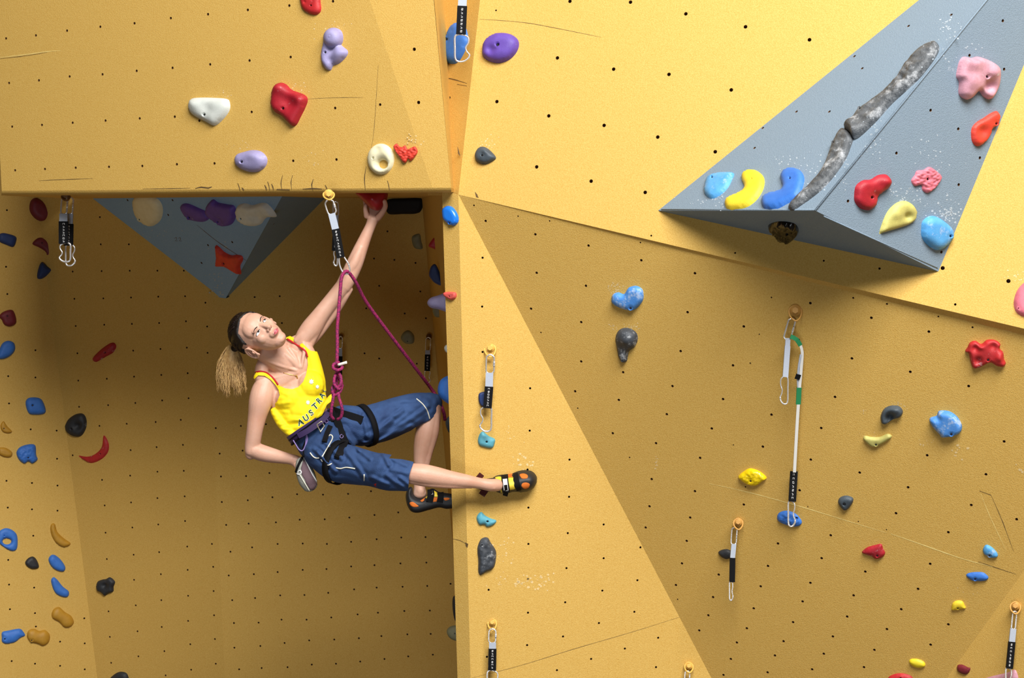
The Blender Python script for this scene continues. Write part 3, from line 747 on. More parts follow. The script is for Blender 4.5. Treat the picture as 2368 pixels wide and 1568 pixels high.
hold('bright red flower-like hold with several lobes on the right', H_RED, C, [(2237,803),(2243,792),(2255,788),(2269,795),(2282,786),(2300,786),(2313,795),(2312,806),(2320,815),(2322,830),(2326,840),(2320,848),(2305,846),(2290,838),(2275,845),(2262,851),(2250,850),(2244,835),(2240,818),(2232,812)], 15, (2285,830), rb=3.4, edge=10, bumps=[(2256,803,-7,6),(2298,799,-7,7),(2268,797,6,5),(2310,825,5,6),(2262,832,-7,6)], step=2.0)
hold('small maroon angular hold in the bottom right corner', H_MAR, K, [(2213,1547),(2215,1538),(2225,1537),(2238,1543),(2244,1545),(2241,1555),(2232,1560),(2218,1555)], 8)
hold('long pale pink hold in the bottom right corner behind the quickdraw', H_PNKG, K, [(2262,1576),(2290,1565),(2328,1556),(2349,1550),(2348,1585),(2268,1592)], 8)
# --- middle wall and corner
hold('small teal hold just below the open carabiner', H_TEAL, D, [(1105,1018),(1109,1004),(1117,998),(1130,1008),(1144,1015),(1144,1025),(1138,1036),(1120,1034),(1108,1029)], 10, (1125,1021), rb=3)
hold('small blue comma-shaped hold below the outstretched shoe', H_TEAL, D, [(1102,1200),(1105,1190),(1113,1184),(1122,1192),(1135,1199),(1147,1203),(1146,1210),(1135,1217),(1125,1218),(1120,1213),(1108,1213)], 10, (1127,1205), rb=3)
hold('tall black and grey half-moon hold on the middle wall', H_BLKC, D, [(1105,1262),(1113,1246),(1127,1243),(1135,1255),(1147,1275),(1146,1300),(1140,1315),(1125,1322),(1111,1330),(1106,1322),(1106,1298),(1104,1276)], 13, (1114,1259), rb=2.2, edge=12, rough=2)
hold('small navy blue block hold behind a quickdraw sleeve', H_NAVY, D, [(1108,910),(1124,907),(1127,925),(1126,940),(1113,939),(1107,928)], 9, edge=4)
hold('shiny blue oval hold on the edge of the corner pillar', mat('glossy_blue', (34, 118, 222), 0.25), S, [(1023,495),(1024,483),(1034,476),(1048,480),(1059,497),(1060,513),(1050,522),(1036,517),(1026,508)], 12, (1042,516), rb=2.4, edge=10)
hold('small salmon red hold on the edge of the corner pillar', hm('salmon', (226, 92, 84)), S, [(1028,676),(1053,676),(1055,688),(1045,694),(1035,690),(1027,684)], 9, (1042,685), rb=1.8, edge=5)
# --- side wall of the recess, seen in profile
hold('maroon triangular hold on the recess side wall, topmost in profile', H_REDD, 7.95, [(991,568),(1010,547),(1023,583),(1021,592),(1006,577)], 9, double=1.0, edge=7, step=1.8)
hold('dark navy fin-shaped hold on the recess side wall', H_NAVY, 7.7, [(992,635),(997,616),(1008,612),(1020,640),(1023,660),(1008,656),(998,647)], 9, double=1.0, edge=7, step=1.8)
hold('smooth lavender hold sticking out behind the corner edge', H_LAV, 7.3, [(988,701),(994,690),(1010,684),(1046,676),(1050,722),(1012,715),(995,711)], 15, double=1.0, edge=14)
hold('greenish grey hold half hidden below the lavender one', H_KHA, 8.2, [(1000,716),(1006,706),(1028,706),(1022,730),(1012,734),(1004,730)], 8, double=1.0)
hold('round blue ball hold by her knee behind the corner edge', H_BLUE, 7.02, [(1012,902),(1017,882),(1030,871),(1047,868),(1056,880),(1056,925),(1044,936),(1028,928),(1016,916)], 20, double=1.0, edge=18)
hold('small blue-grey hold peeking out behind the corner edge, beside her shin', H_DGR, 7.4, [(1030,978),(1035,965),(1048,962),(1052,990),(1046,1003),(1036,998)], 9, double=1.0)
hold('tiny white hold peeking out behind the corner edge', H_WHT, 7.4, [(1027,806),(1031,798),(1044,798),(1044,816),(1032,815)], 7, double=1.0)
hold('narrow dark hold peeking out behind the corner edge near the bottom', H_BLK, 7.3, [(1046,1395),(1050,1378),(1068,1374),(1070,1436),(1056,1440),(1049,1425)], 10, double=1.0)
hold('grey hold with a bolt hole half hidden behind the corner edge near the bottom', H_KHA, 7.6, [(1033,1463),(1038,1451),(1055,1446),(1080,1450),(1080,1480),(1060,1483),(1042,1477)], 9, (1052,1464), rb=2, double=1.0)
# --- back wall
hold('faint khaki flat hold high on the dark back wall', H_KHA, E3, [(953,560),(954,546),(970,541),(974,556),(977,575),(960,574)], 7)
hold('faint khaki round hold lower on the dark back wall', H_KHA, E3, [(927,780),(933,769),(945,764),(957,775),(956,793),(940,795),(930,788)], 8, (943,789), rb=1.8)
hold('big black block hold tucked under the roof by the corner', mat('flat_black', (10, 9, 9), 0.8), E3, [(896,462),(930,459),(977,460),(975,485),(962,494),(930,495),(900,495),(892,480)], 16, edge=8)
hold('dark red round hold high on the far left under the roof', H_MAR, E1, [(68,476),(73,462),(86,458),(108,470),(122,490),(118,504),(101,513),(82,506),(70,491)], 17)
hold('navy blue block hold at the left edge, upper of them', H_NAVY, E1, [(-2,543),(10,539),(36,547),(37,560),(30,571),(14,566),(-2,558)], 10)
hold('dark red kidney-shaped hold on the far left', H_MAR, E1, [(75,564),(85,552),(98,550),(115,560),(125,575),(119,590),(109,593),(102,580),(90,572)], 10, (97,562), rb=2, edge=9)
hold('navy blue cone-shaped hold on the far left', H_NAVY, E1, [(86,642),(89,620),(97,606),(109,615),(121,624),(110,636),(96,645)], 14)
hold('dark red squarish hold at the left edge', H_MAR, E1, [(-2,731),(10,720),(30,718),(38,745),(24,755),(10,751),(4,740)], 11, (17,731), rb=2)
hold('blue smooth hold at the left edge below the dark red one', H_BLUE, E1, [(-4,815),(5,795),(18,788),(32,793),(35,808),(25,822),(8,830),(-6,828)], 12)
hold('blue square hold with rounded corners on the left wall', H_BLUE, E1, [(59,933),(65,921),(83,919),(97,925),(106,948),(101,957),(82,959),(66,955)], 13, (75,937), rb=3)
hold('small tan crescent hold at the left edge', H_TAN, E1, [(1,985),(8,974),(17,986),(28,998),(20,1002),(6,998)], 7, (9,991), rb=1.8, edge=6)
hold('small tan block hold at the left edge below the crescent', H_TAN, E1, [(-2,1036),(14,1036),(28,1046),(26,1056),(12,1057),(-2,1050)], 9)
hold('blue lumpy hold on the left wall beside the red crescent', H_BLUE, E1, [(38,1046),(48,1033),(70,1027),(82,1031),(84,1052),(87,1063),(75,1072),(66,1067),(56,1072),(43,1062)], 13, (65,1058), rb=2.6, rough=1.5)
hold('maroon elongated hold on the back wall left of the climber', H_REDD, E2, [(214,831),(221,820),(240,803),(260,792),(269,800),(262,815),(245,825),(223,837)], 10, (246,815), rb=2.4)
hold('black rounded hold with a dished face above the red crescent', H_BLK, E2, [(151,986),(158,970),(175,958),(192,957),(200,970),(199,990),(188,1008),(170,1009),(156,1000)], 13, (170,991), rb=3, bumps=[(184,984,-8,6)])
hold('thin red crescent moon hold on the left wall', H_RED, E2, [(182,1054),(202,1056),(220,1050),(235,1034),(240,1007),(251,1024),(250,1045),(235,1062),(212,1071),(196,1065)], 6, (234,1049), rb=1.8, edge=7)
hold('blue ring-shaped hold at the left edge', H_BLUE, E1, [(-4,1232),(10,1222),(25,1224),(38,1235),(41,1253),(38,1271),(25,1274),(6,1263),(-4,1252)], 8, (10,1238), rb=2, cuts=[a_(16,1252,10,7,10,.3)], edge=9, boltchild=False)
hold('tan banana-shaped hold on the left wall', H_TAN, E1, [(116,1220),(120,1211),(127,1212),(133,1230),(148,1245),(163,1256),(158,1263),(145,1265),(129,1255),(119,1238)], 9, edge=9)
hold('small black rounded hold on the lower left wall', H_BLK, E1, [(58,1301),(65,1291),(76,1287),(85,1295),(90,1312),(76,1316),(63,1310)], 9)
hold('small blue bean-shaped hold, upper of the two beans', H_BLUE, E1, [(112,1295),(118,1284),(128,1284),(141,1295),(151,1311),(148,1321),(134,1320),(120,1311)], 10)
hold('small blue bean-shaped hold, lower and more curved of the two beans', H_BLUE, E1, [(118,1345),(123,1335),(131,1339),(145,1356),(159,1368),(157,1380),(143,1380),(127,1370)], 9)
hold('ochre two-lobed hold with a chalky top on the lower left wall', H_TAN, E1, [(119,1420),(125,1408),(137,1404),(150,1415),(165,1425),(171,1440),(162,1450),(148,1450),(136,1438),(122,1430)], 11)
hold('blue fish-shaped hold in the bottom left corner', H_BLUE, E1, [(4,1475),(5,1462),(20,1458),(45,1454),(54,1461),(58,1470),(48,1475),(35,1485),(16,1489),(5,1485)], 9, (11,1477), rb=2.4)
hold('ochre two-lobed hold touching the blue fish-shaped one', H_TAN, E1, [(62,1472),(66,1458),(79,1454),(91,1459),(104,1457),(115,1468),(113,1485),(100,1493),(86,1488),(69,1483)], 12, (73,1480), rb=2)
hold('black four-lobed clover hold on the lower back wall', H_BLK, E2, [(223,1357),(226,1345),(238,1340),(245,1339),(255,1335),(266,1345),(263,1357),(262,1368),(250,1373),(243,1378),(235,1371),(226,1366)], 9, edge=7, bumps=[(245,1353,-5,4)])
hold('dark hold cut by the bottom edge of the photo, left of centre', H_BLK, E2, [(252,1572),(270,1556),(286,1554),(296,1562),(298,1588),(255,1588)], 10)
# --- grey volume under the roof
hold('cream egg-shaped hold on the grey volume under the roof', H_CRM, GF, [(308,478),(310,458),(325,452),(350,453),(370,465),(377,485),(372,508),(355,522),(340,522),(325,512),(314,498)], 16, (324,507), rb=3, toward=0.9)
hold('purple slug-shaped hold on the grey volume under the roof', H_PUR, GF, [(417,482),(422,472),(436,471),(460,481),(478,490),(485,504),(470,513),(445,510),(427,500)], 12, (440,502), rb=3.4, toward=0.9)
hold('dark purple chunky hold with an undercut face beside the white one', H_PUR, GF, [(476,487),(481,472),(493,461),(505,468),(524,472),(543,477),(546,500),(535,519),(511,523),(495,512),(480,499)], 15, (506,512), rb=2.6, bumps=[(510,512,-9,8)], edge=11, toward=0.9)
hold('white sculpted hold like a shell on the grey volume under the roof', H_WHT, GF, [(545,490),(550,476),(565,470),(585,474),(605,469),(621,473),(640,500),(617,503),(604,518),(585,523),(565,520),(550,508)], 14, (562,503), rb=3, bumps=[(600,502,-8,6),(585,498,-4,5),(580,482,4,9)], edge=11, toward=0.9)
hold('orange-red bow-tie hold near the tip of the grey volume under the roof', H_ORG, GF, [(499,568),(507,571),(520,583),(535,590),(548,589),(560,592),(562,602),(556,615),(558,633),(549,633),(535,625),(520,617),(500,615),(501,595)], 13, (522,607), rb=3.4, edge=9, toward=0.9)
# --- the hold she grips
RH = hold('deep red hold under the roof lip, gripped by her raised hand', mat('gripped_red', (150, 14, 24), 0.4), 6.93, [(822,444),(860,441),(894,444),(895,462),(888,478),(872,487),(856,481),(845,470),(833,458)], 24, double=1.3, edge=20, bumps=[(862,462,5,6)])

# ================================================================ QUICKDRAWS AND BOLT HANGERS
def v_(p): return P(*p)
def tube(px_pts, rpx, n=8, closed=False, step=3):
    q = catmull(px_pts, closed, step)
    s = px_pts[0][2] / F
    return sweep([P(*r[:3]) for r in q], rpx * s, n, closed)
def strap(px_pts, wpx, tpx=2.0, step=8):
    q = catmull(px_pts, False, step); s = px_pts[0][2] / F
    return sweep([P(*r[:3]) for r in q], wpx * s * 0.7071, 4, False, flat=tpx / wpx, square=True)
M_YPAINT = mat('yellow_painted_steel', (222, 176, 84), 0.5)
M_GREENWEB = mat('green_webbing', (30, 130, 80), 0.7)
M_WWEB = mat('white_webbing', (222, 222, 218), 0.7)

def hanger(x, y, d, w, h, label, m=None, bolt=True):
    """ring-shaped bolt plate with a hex head"""
    t = empty('bolt_hanger', P(x, y, d), label, 'bolt hanger', 'bolt hangers screwed to the climbing walls')
    g = Geo()
    v, f = tube([(x - w * .45, y - h * .25, d), (x, y - h * .5, d), (x + w * .45, y - h * .25, d), (x + w * .42, y + h * .2, d - .015), (x + w * .05, y + h * .5, d - .03), (x - w * .4, y + h * .2, d - .015)], 2.0, 8, True)
    g.add(v, f)
    v, f = sweep([P(x, y - h * .18, d + .012), P(x, y - h * .18, d - .004)], w * .42 * d / F, 14, ref=RX); g.add(v, f)
    g.mk('ring', m or M_YPAINT, t)
    if bolt:
        v, f = sweep([P(x, y - h * .18, d - .004), P(x, y - h * .18, d - .016)], w * .24 * d / F, 6, ref=RX)
        mk('bolt_head', v, f, m or M_YPAINT, None, False, t)
    return t

def link(x0, y0, x1, y1, w, d, r=2.1):
    """oval quick link between two px points"""
    a = np.array([x0, y0]); b = np.array([x1, y1]); t = (b - a) / np.linalg.norm(b - a); n = np.array([-t[1], t[0]]) * w / 2
    L = np.linalg.norm(b - a)
    pts = [a, a + t * w * .25 + n * .85, a + t * w * .6 + n, b - t * w * .6 + n, b - t * w * .25 + n * .85, b, b - t * w * .25 - n * .85, b - t * w * .6 - n, a + t * w * .6 - n, a + t * w * .25 - n * .85]
    return tube([(p[0], p[1], d) for p in pts], r, 8, True, 2), (a + t * L * .35 - n, a + t * L * .62 - n)

def krab(x, y0, y1, w, d, side=1, r=2.2, lean=0.0):
    """bent-gate snap carabiner hanging from (x,y0) to y1; side=+1 gate on the right"""
    h = y1 - y0
    def q(u, v): return (x + side * u * w + lean * v, y0 + v * h, d)
    body = [q(.12, .02), q(-.25, .0), q(-.5, .1), q(-.5, .5), q(-.48, .86), q(-.3, .98), q(.1, .98), q(.42, .86), q(.5, .74)]
    gate = [q(.12, .02), q(.4, .12), q(.42, .3), q(.24, .48), q(.3, .62), q(.5, .74)]
    return tube(body, r, 8, False, 2), tube(gate, r * .8, 8, False, 2)

def quickdraw(label, p, d, lk, sl, cb, side=1, text=True, sleeve=M_BLACKWEB, web=M_GREYWEB, group='quickdraws hanging on the climbing walls', letters=7):
    """lk=(x0,y0,x1,y1,w) link; sl=(x0,y0,xs,ys,x1,y1,w) grey sling from 0 to s, sleeve from s to 1; cb=(x,y0,y1,w) carabiner"""
    t = empty('quickdraw', P(p[0], p[1], d), label, 'quickdraw', group)
    if lk:
        (v, f), (ga, gb) = link(*lk[:5], d, *(lk[5:] or ()))
        l = mk('quick_link', v, f, M_STEEL, None, True, t)
        v, f = tube([(ga[0], ga[1], d), (gb[0], gb[1], d)], min(3.0, lk[4] * .17), 8); mk('screw_gate', v, f, M_STEEL, None, True, l)
    x0, y0, xs, ys, x1, y1, w = sl
    if ys > y0 + 1:
        v, f = strap([(x0, y0, d), (xs, ys, d)], w * .88, 3.0); mk('sling', v, f, web, None, False, t)
    v, f = strap([(xs, ys, d), ((xs + x1) / 2, (ys + y1) / 2, d), (x1, y1, d)], w, 4.2)
    sv = mk('sleeve', v, f, sleeve, None, False, t)
    if text:
        g = Geo(); rr = random.Random(int(x0))
        for i in range(letters):
            u = (i + .9) / (letters + .8); cx = xs + (x1 - xs) * u; cy = ys + (y1 - ys) * u; hh = (y1 - ys) / (letters + .8) * .24; ww = w * .13
            dd = d - 2.6 * d / F - .0008
            k = rr.choice([0, 1, 2, 3])
            z = [[(-1, -1), (1, -1), (1, 0), (-1, 0), (-1, 1), (1, 1)], [(-1, 1), (-1, -1), (1, -1), (1, 1)], [(1, -1), (-1, -1), (-1, 1), (1, 1), (1, 0)], [(-1, -1), (1, 0), (-1, 1), (1, 1)]][k]
            v, f = sweep([P(cx + a * ww, cy + b * hh, dd) for a, b in z], .55 * d / F, 4); g.add(v, f)
        g.mk('lettering', M_WHITE, sv)
    if cb:
        (v, f), (v2, f2) = krab(*cb[:4], d, side, *(cb[4:] or ()))
        k = mk('carabiner', v, f, M_STEEL, None, True, t); mk('gate', v2, f2, M_STEEL, None, True, k)
    return t

# 1 top groove
quickdraw('quickdraw with black lettered sleeve hanging in front of the blue hold in the top groove', (1069, 40), 6.60, (1070, -60, 1071, -24, 14), (1071, -26, 1069, 14, 1066, 80, 16), (1069, 79, 143, 34))
# 2,3 pair under the roof, left
hanger(152, 456, 7.84, 20, 16, 'rusty bolt hanger under the roof lip, upper left, holding the pair of quickdraws', mat('rusty_hanger', (120, 84, 40), 0.7))
quickdraw('left quickdraw of the pair hanging under the roof on the far left', (150, 500), 7.84, (150, 456, 147, 496, 14), (147, 494, 147, 512, 147, 564, 15), (150, 562, 606, 26), side=-1)
quickdraw('right quickdraw of the pair hanging under the roof on the far left', (163, 500), 7.90, (163, 456, 160, 496, 14), (160, 494, 159, 518, 158, 568, 15), (163, 565, 615, 22), side=1)
# main draw holding the rope
hanger(760, 452, 6.80, 26, 20, 'yellow painted bolt hanger on the roof lip above her rope')
MD = 6.80
t = quickdraw('quickdraw clipped to the climbing rope beside her raised arm', (764, 460), MD, (759, 462, 770, 497, 20, 2.0), (767, 494, 776, 530, 788, 596, 13), None, letters=9)
v, f = tube([(786, 590, MD), (784, 602, MD), (787, 618, MD), (795, 632, MD), (805, 633, MD), (809, 624, MD), (806, 610, MD)], 2.0, 8, False, 2)
k = mk('carabiner', v, f, M_STEEL, None, True, t)
v, f = tube([(806, 610, MD), (798, 598, MD), (791, 588, MD), (786, 590, MD)], 1.8, 8, False, 2); mk('gate', v, f, M_STEEL, None, True, k)
quickdraw('dark quickdraw hanging just behind the rope-holding one', (775, 520), 7.2, (776, 466, 777, 500, 12), (777, 498, 777, 520, 774, 580, 9), (776, 578, 615, 9), side=-1, sleeve=M_BLACKWEB, letters=4)
# back wall draws
ED = 9.10
quickdraw('small distant quickdraw on the back wall half hidden behind the rope', (787, 800), ED, (788, 778, 787, 806, 8, 1.2), (787, 806, 787, 824, 786, 866, 7), (786, 864, 890, 10, 1.1), text=False)
quickdraw('small distant quickdraw on the back wall near the corner', (989, 800), ED, (991, 780, 989, 812, 11, 1.2), (989, 810, 989, 820, 988, 858, 9), (989, 856, 886, 13, 1.1), letters=5)
# middle wall
hanger(788, 779, E3.d(788,776) - .03, 9, 10, 'tiny bolt hanger on the back wall behind the climbing rope', _m['rusty_hanger'])
hanger(992, 779, E3.d(993,776) - .03, 10, 12, 'tiny bolt hanger on the back wall near the corner', _m['rusty_hanger'])
dq = D.d(1133, 830) - 0.03
hanger(1133, 810, dq + .03, 26, 32, 'yellow painted bolt hanger on the middle wall, near centre of the photo')
quickdraw('quickdraw with open carabiner hanging above the small teal hold', (1133, 820), dq, (1134, 820, 1133, 865, 18, 2), (1132, 862, 1131, 894, 1127, 944, 14), (1123, 940, 998, 27), side=-1)
dq = D.d(1140, 1450) - 0.03
hanger(1138, 1444, dq + .03, 20, 28, 'yellow painted bolt hanger near the bottom of the middle wall')
quickdraw('quickdraw hanging at the bottom edge of the middle wall', (1138, 1460), dq, (1139, 1454, 1138, 1488, 16, 1.8), (1139, 1486, 1139, 1500, 1138, 1550, 13), (1140, 1550, 1606, 26))
# right wall
def cd(x, y): return C.d(x, y) - 0.04
dq = cd(1826, 760)
hanger(1839, 724, C.d(1839, 724) - .02, 30, 36, 'orange painted bolt hanger of the long green and white sling', mat('orange_painted_steel', (196, 146, 72), 0.55))
quickdraw('pale grey quickdraw with a lit steel link hanging beside the long sling', (1826, 760), dq, (1833, 737, 1819, 786, 16, 2.2), (1822, 782, 1821, 800, 1816, 872, 9), (1813, 870, 935, 18, 2), side=-1, sleeve=M_GREYWEB, text=False)
LS = empty('long_sling', P(1832, 780, dq), 'long thin white sling with green bands hanging down the orange wall', 'sling')
dz = lambda y: C.d(1838, y) - 0.05
def rib(name, pts, m, w):
    v, f = strap(pts, w, 2.2); return mk(name, v, f, m, None, False, LS)
rib('green_band', [(1828, 778, dz(780)), (1842, 785, dz(785)), (1851, 799, dz(800))], M_GREENWEB, 7)
rib('strap', [(1851, 799, dz(800)), (1855, 815, dz(815)), (1853, 850, dz(850)), (1849, 896, dz(896))], M_WWEB, 4.5)
rib('inner_strap', [(1852, 820, dz(820)), (1847, 850, dz(850)), (1845, 880, dz(880)), (1846, 896, dz(896))], M_GREYWEB, 3.5)
rib('green_band', [(1848, 896, dz(896)), (1846, 935, dz(935))], M_GREENWEB, 8)
rib('strap', [(1846, 935, dz(935)), (1842, 1000, dz(1000)), (1837, 1092, dz(1092))], M_WWEB, 5)
rib('label_tag', [(1847, 866, dz(866) - .004), (1843, 877, dz(877) - .004)], M_BLACKWEB, 8)
dq = dz(1130)
quickdraw('quickdraw on the end of the long white sling over the blue textured hold', (1836, 1100), dq, None, (1836, 1090, 1836, 1090, 1832, 1160, 12), (1831, 1158, 1218, 16, 2), sleeve=M_BLACKWEB, letters=7)
dq = cd(1703, 1250)
hanger(1707, 1212, C.d(1707, 1212) - .02, 22, 26, 'orange painted bolt hanger above the seed-shaped dark hold', _m['orange_painted_steel'])
quickdraw('quickdraw hanging edge-on above the small dark seed-shaped hold', (1700, 1240), dq, (1699, 1220, 1696, 1260, 12, 1.8), (1697, 1258, 1694, 1290, 1693, 1346, 9), (1691, 1344, 1389, 8, 1.8), text=False)
dq = K.d(2345, 1430) - 0.04
hanger(2348, 1406, K.d(2348, 1406) - .02, 24, 28, 'orange painted bolt hanger at the lower right edge', _m['orange_painted_steel'])
quickdraw('quickdraw hanging at the lower right edge of the photo', (2346, 1430), dq, (2347, 1414, 2343, 1456, 9, 2), (2343, 1454, 2340, 1484, 2334, 1546, 11), (2333, 1544, 1600, 14), web=M_GREYWEB, letters=7)
dq = D.d(1590, 1550) - 0.03
hanger(1593, 1544, dq + .02, 20, 24, 'yellow painted bolt hanger cut by the bottom edge of the photo', M_YPAINT)
quickdraw('quickdraw cut off by the bottom edge beside the diagonal corner', (1588, 1560), dq, (1590, 1552, 1588, 1584, 11, 1.8), (1588, 1582, 1588, 1596, 1587, 1640, 10), (1588, 1640, 1690, 14), text=False)

# ================================================================ ROPE
M_ROPE = mat('magenta_rope', (176, 30, 96), 0.7, col2=(74, 20, 66), scale=160, amount=0.3, bump=0.5, bscale=600)
M_TAPE = mat('white_tape', (240, 236, 215), 0.6)
rope = empty('climbing_rope', P(790, 640, 6.8), 'magenta climbing rope from the roof quickdraw down to her harness and back behind the corner', 'rope')
RR = 4.0
def rtube(pts, r=RR):
    q = catmull(pts, False, 4)
    return sweep([P(*a[:3]) for a in q], [r * a[2] / F for a in q], 10)
rp = [(778,900,6.70),(779,850,6.72),(780,800,6.73),(780,760,6.74),(783,720,6.75),(787,670,6.77),(789,646,6.775),(794,633,6.78),(801,627,6.79),(810,634,6.81),(824,655,6.84),(848,700,6.92),(905,778,7.05),(960,850,7.2),(1000,903,7.32),(1016,930,7.26),(1026,954,7.22),(1029,972,7.20)]
v, f = rtube(rp); mk('rope_strand', v, f, M_ROPE, None, True, rope)
g = Geo()
for pts in [[(784,838,6.70),(772,842,6.68),(771,852,6.67),(782,856,6.66),(792,850,6.68),(786,842,6.71)],
            [(779,856,6.69),(788,872,6.67),(787,890,6.66),(775,902,6.67),(770,915,6.69)],
            [(781,858,6.71),(774,872,6.67),(773,888,6.66),(784,900,6.66),(790,885,6.69),(783,874,6.71)],
            [(774,886,6.69),(768,900,6.67),(773,914,6.67),(786,906,6.67),(792,890,6.69)],
            [(772,910,6.67),(769,930,6.665),(766,950,6.67),(766,962,6.68),(772,970,6.69)],
            [(782,905,6.67),(784,920,6.665),(790,940,6.66),(791,955,6.67),(787,967,6.68),(780,970,6.69)]]:
    v, f = rtube(pts, 3.7); g.add(v, f)
g.mk('tie_in_knot', M_ROPE, rope)
v, f = rtube([(782, 844, 6.69), (802, 838, 6.68)], 3.4)
mk('taped_end', v, f, M_TAPE, None, True, rope)

# ================================================================ THE CLIMBER
M_SKIN = mat('skin', (212, 170, 148), 0.5, col2=(196, 146, 122), scale=9, amount=0.5, bump=0.12, bscale=160, sss=0.12)
M_HAIRD = mat('dark_brown_hair', (22, 15, 12), 0.45, bump=0.6, bscale=140, stretch=(1, 1, 6))
M_HAIRB = mat('blonde_hair', (214, 178, 116), 0.45, col2=(150, 108, 58), scale=50, amount=0.6)
M_TOP = mat('yellow_jersey', (250, 222, 10), 0.7, bump=0.15, bscale=700)
M_REDT = mat('red_trim', (176, 18, 24), 0.7)
M_GREENP = mat('dark_green_print', (10, 66, 40), 0.7)
M_JEAN = mat('blue_cotton', (46, 76, 122), 0.85, col2=(30, 54, 96), scale=14, amount=0.6, bump=0.5, bscale=300)
M_PIPE = mat('cream_piping', (225, 222, 205), 0.7)
M_LIP = mat('lips', (200, 96, 104), 0.4); M_EYEW = mat('eye_white', (244, 242, 240), 0.2); M_IRIS = mat('iris', (60, 50, 44), 0.2); M_BROW = mat('brow_hair', (50, 32, 26), 0.8)
M_RUB = mat('black_rubber', (24, 26, 30), 0.55, chalk=0.12, cscale=30); M_SUEDE = mat('orange_suede', (206, 106, 28), 0.8); M_YSH = mat('yellow_shoe_leather', (236, 206, 60), 0.6)
M_PURW = mat('purple_webbing', (52, 34, 80), 0.7, bump=0.3, bscale=400); M_BAG = mat('grey_bag_fabric', (150, 152, 142), 0.8, bump=0.3, bscale=300); M_BAGP = mat('mauve_bag_fabric', (98, 76, 84), 0.8, bump=0.3, bscale=300)
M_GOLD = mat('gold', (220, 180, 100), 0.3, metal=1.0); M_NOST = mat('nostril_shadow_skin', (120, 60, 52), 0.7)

person = empty('person', P(760, 1000, 6.9), 'climber in yellow vest and blue trousers hanging by one arm from the red hold', 'person')

# --- head frame (local x = her left, y = forward, z = crown)
def cv(x, y, z): return RX * x + UP * y - FW * z
HN = cv(.31, .41, .86).normalized()
HU = cv(-.88, .45, .11); HU = (HU - HN * HU.dot(HN)).normalized()
HL = HU.cross(HN).normalized()
if HL.dot(UP) < 0: HL = -HL
HC = P(597, 773, 6.84)
HS = 1.06
def hp(x, y, z): return HC + (HL * x + HN * y + HU * z) * HS
def hball(c, r): return ball(hp(*c), tuple(q * HS for q in r), (HL, HN, HU), 20, 14)
def hpx(p):
    w = p - CAM; d = w.dot(FW); return (W / 2 + F * w.dot(RX) / d, H / 2 - F * w.dot(UP) / d)

head = Geo()
for c, r in [((0, -.014, .032), (.074, .092, .083)), ((0, .024, -.018), (.060, .064, .088)), ((0, .040, -.086), (.034, .036, .026)), ((0, .030, -.06), (.046, .048, .04)),
             ((.032, .052, -.022), (.026, .026, .026)), ((-.032, .052, -.022), (.026, .026, .026)), ((0, .048, .030), (.058, .037, .048)),
             ((.024, .0765, .017), (.022, .009, .008)), ((-.024, .0765, .017), (.022, .009, .008)),
             ((0, .080, -.052), (.026, .016, .018)), ((0, .093, -.0545), (.018, .007, .005)), ((0, .091, -.064), (.016, .008, .006)), ((0, .064, -.092), (.022, .012, .015))]:
    head.add(*hball(c, r))
nb = [hp(0, .078, .012), hp(0, .088, -.004), hp(0, .097, -.018), hp(0, .104, -.029), hp(0, .098, -.036)]
head.add(*sweep(nb, [.007, .0072, .0082, .0095, .006], 12, ref=HL))
for sx in (1, -1): head.add(*hball((sx * .0105, .092, -.031), (.0068, .009, .0062)))
# ears
for sx in (1, -1):
    e = [hp(sx * (.073 + .010 * math.sin(a / 2) ** 2), -.012 + (-.017) * math.cos(a) * 1.0, .002 + .031 * math.sin(a)) for a in np.linspace(0, 2 * math.pi, 16, endpoint=False)]
    e = [hp(sx * (.0840 + .0045 * math.cos(a)), -.011 - .018 * math.cos(a), -.013 + .029 * math.sin(a) - .004 * math.cos(a)) for a in np.linspace(0, 2 * math.pi, 18, endpoint=False)]
    head.add(*sweep(e, .0048, 8, closed=True, ref=HL))
    head.add(*ball(hp(sx * .0775, -.011, -.013), (.008, .019, .029), (HL, HN, HU), 14, 10))
    head.add(*ball(hp(sx * .079, .000, -.039), (.005, .008, .009), (HL, HN, HU), 10, 8))

body = Geo()
body.v += head.v; body.f += head.f; body.m += head.m
def L(*a, **k): body.add(*limb(*a, **k))
# neck, throat tendons, collar bones
L([(606, 803, 6.90, 28), (636, 822, 6.93, 32), (664, 841, 6.955, 36)], flat=.95)
L([(672, 846, 6.955, 34), (684, 876, 6.965, 40)], flat=.75)
body.add(*pball(688, 806, 6.985, 24)); body.add(*pball(622, 850, 6.975, 24)); body.add(*pball(676, 800, 6.99, 20))
L([(612, 829, 6.888, 6), (645, 844, 6.893, 5), (686, 857, 6.908, 3.5)]); L([(668, 806, 6.915, 5), (683, 828, 6.912, 4.5), (692, 850, 6.912, 3.5)])
L([(660, 822, 6.905, 9), (674, 834, 6.905, 7), (686, 848, 6.915, 6)])
L([(688, 862, 6.912, 3.8), (664, 868, 6.908, 4), (636, 874, 6.908, 4.5), (612, 875, 6.915, 8)]); L([(697, 850, 6.915, 3.5), (701, 828, 6.918, 4), (704, 806, 6.93, 5), (700, 790, 6.945, 7)])
L([(612, 826, 6.95, 12), (606, 850, 6.93, 16), (604, 874, 6.92, 17)]); L([(655, 800, 6.99, 12), (676, 792, 6.98, 13), (692, 786, 6.97, 14)])
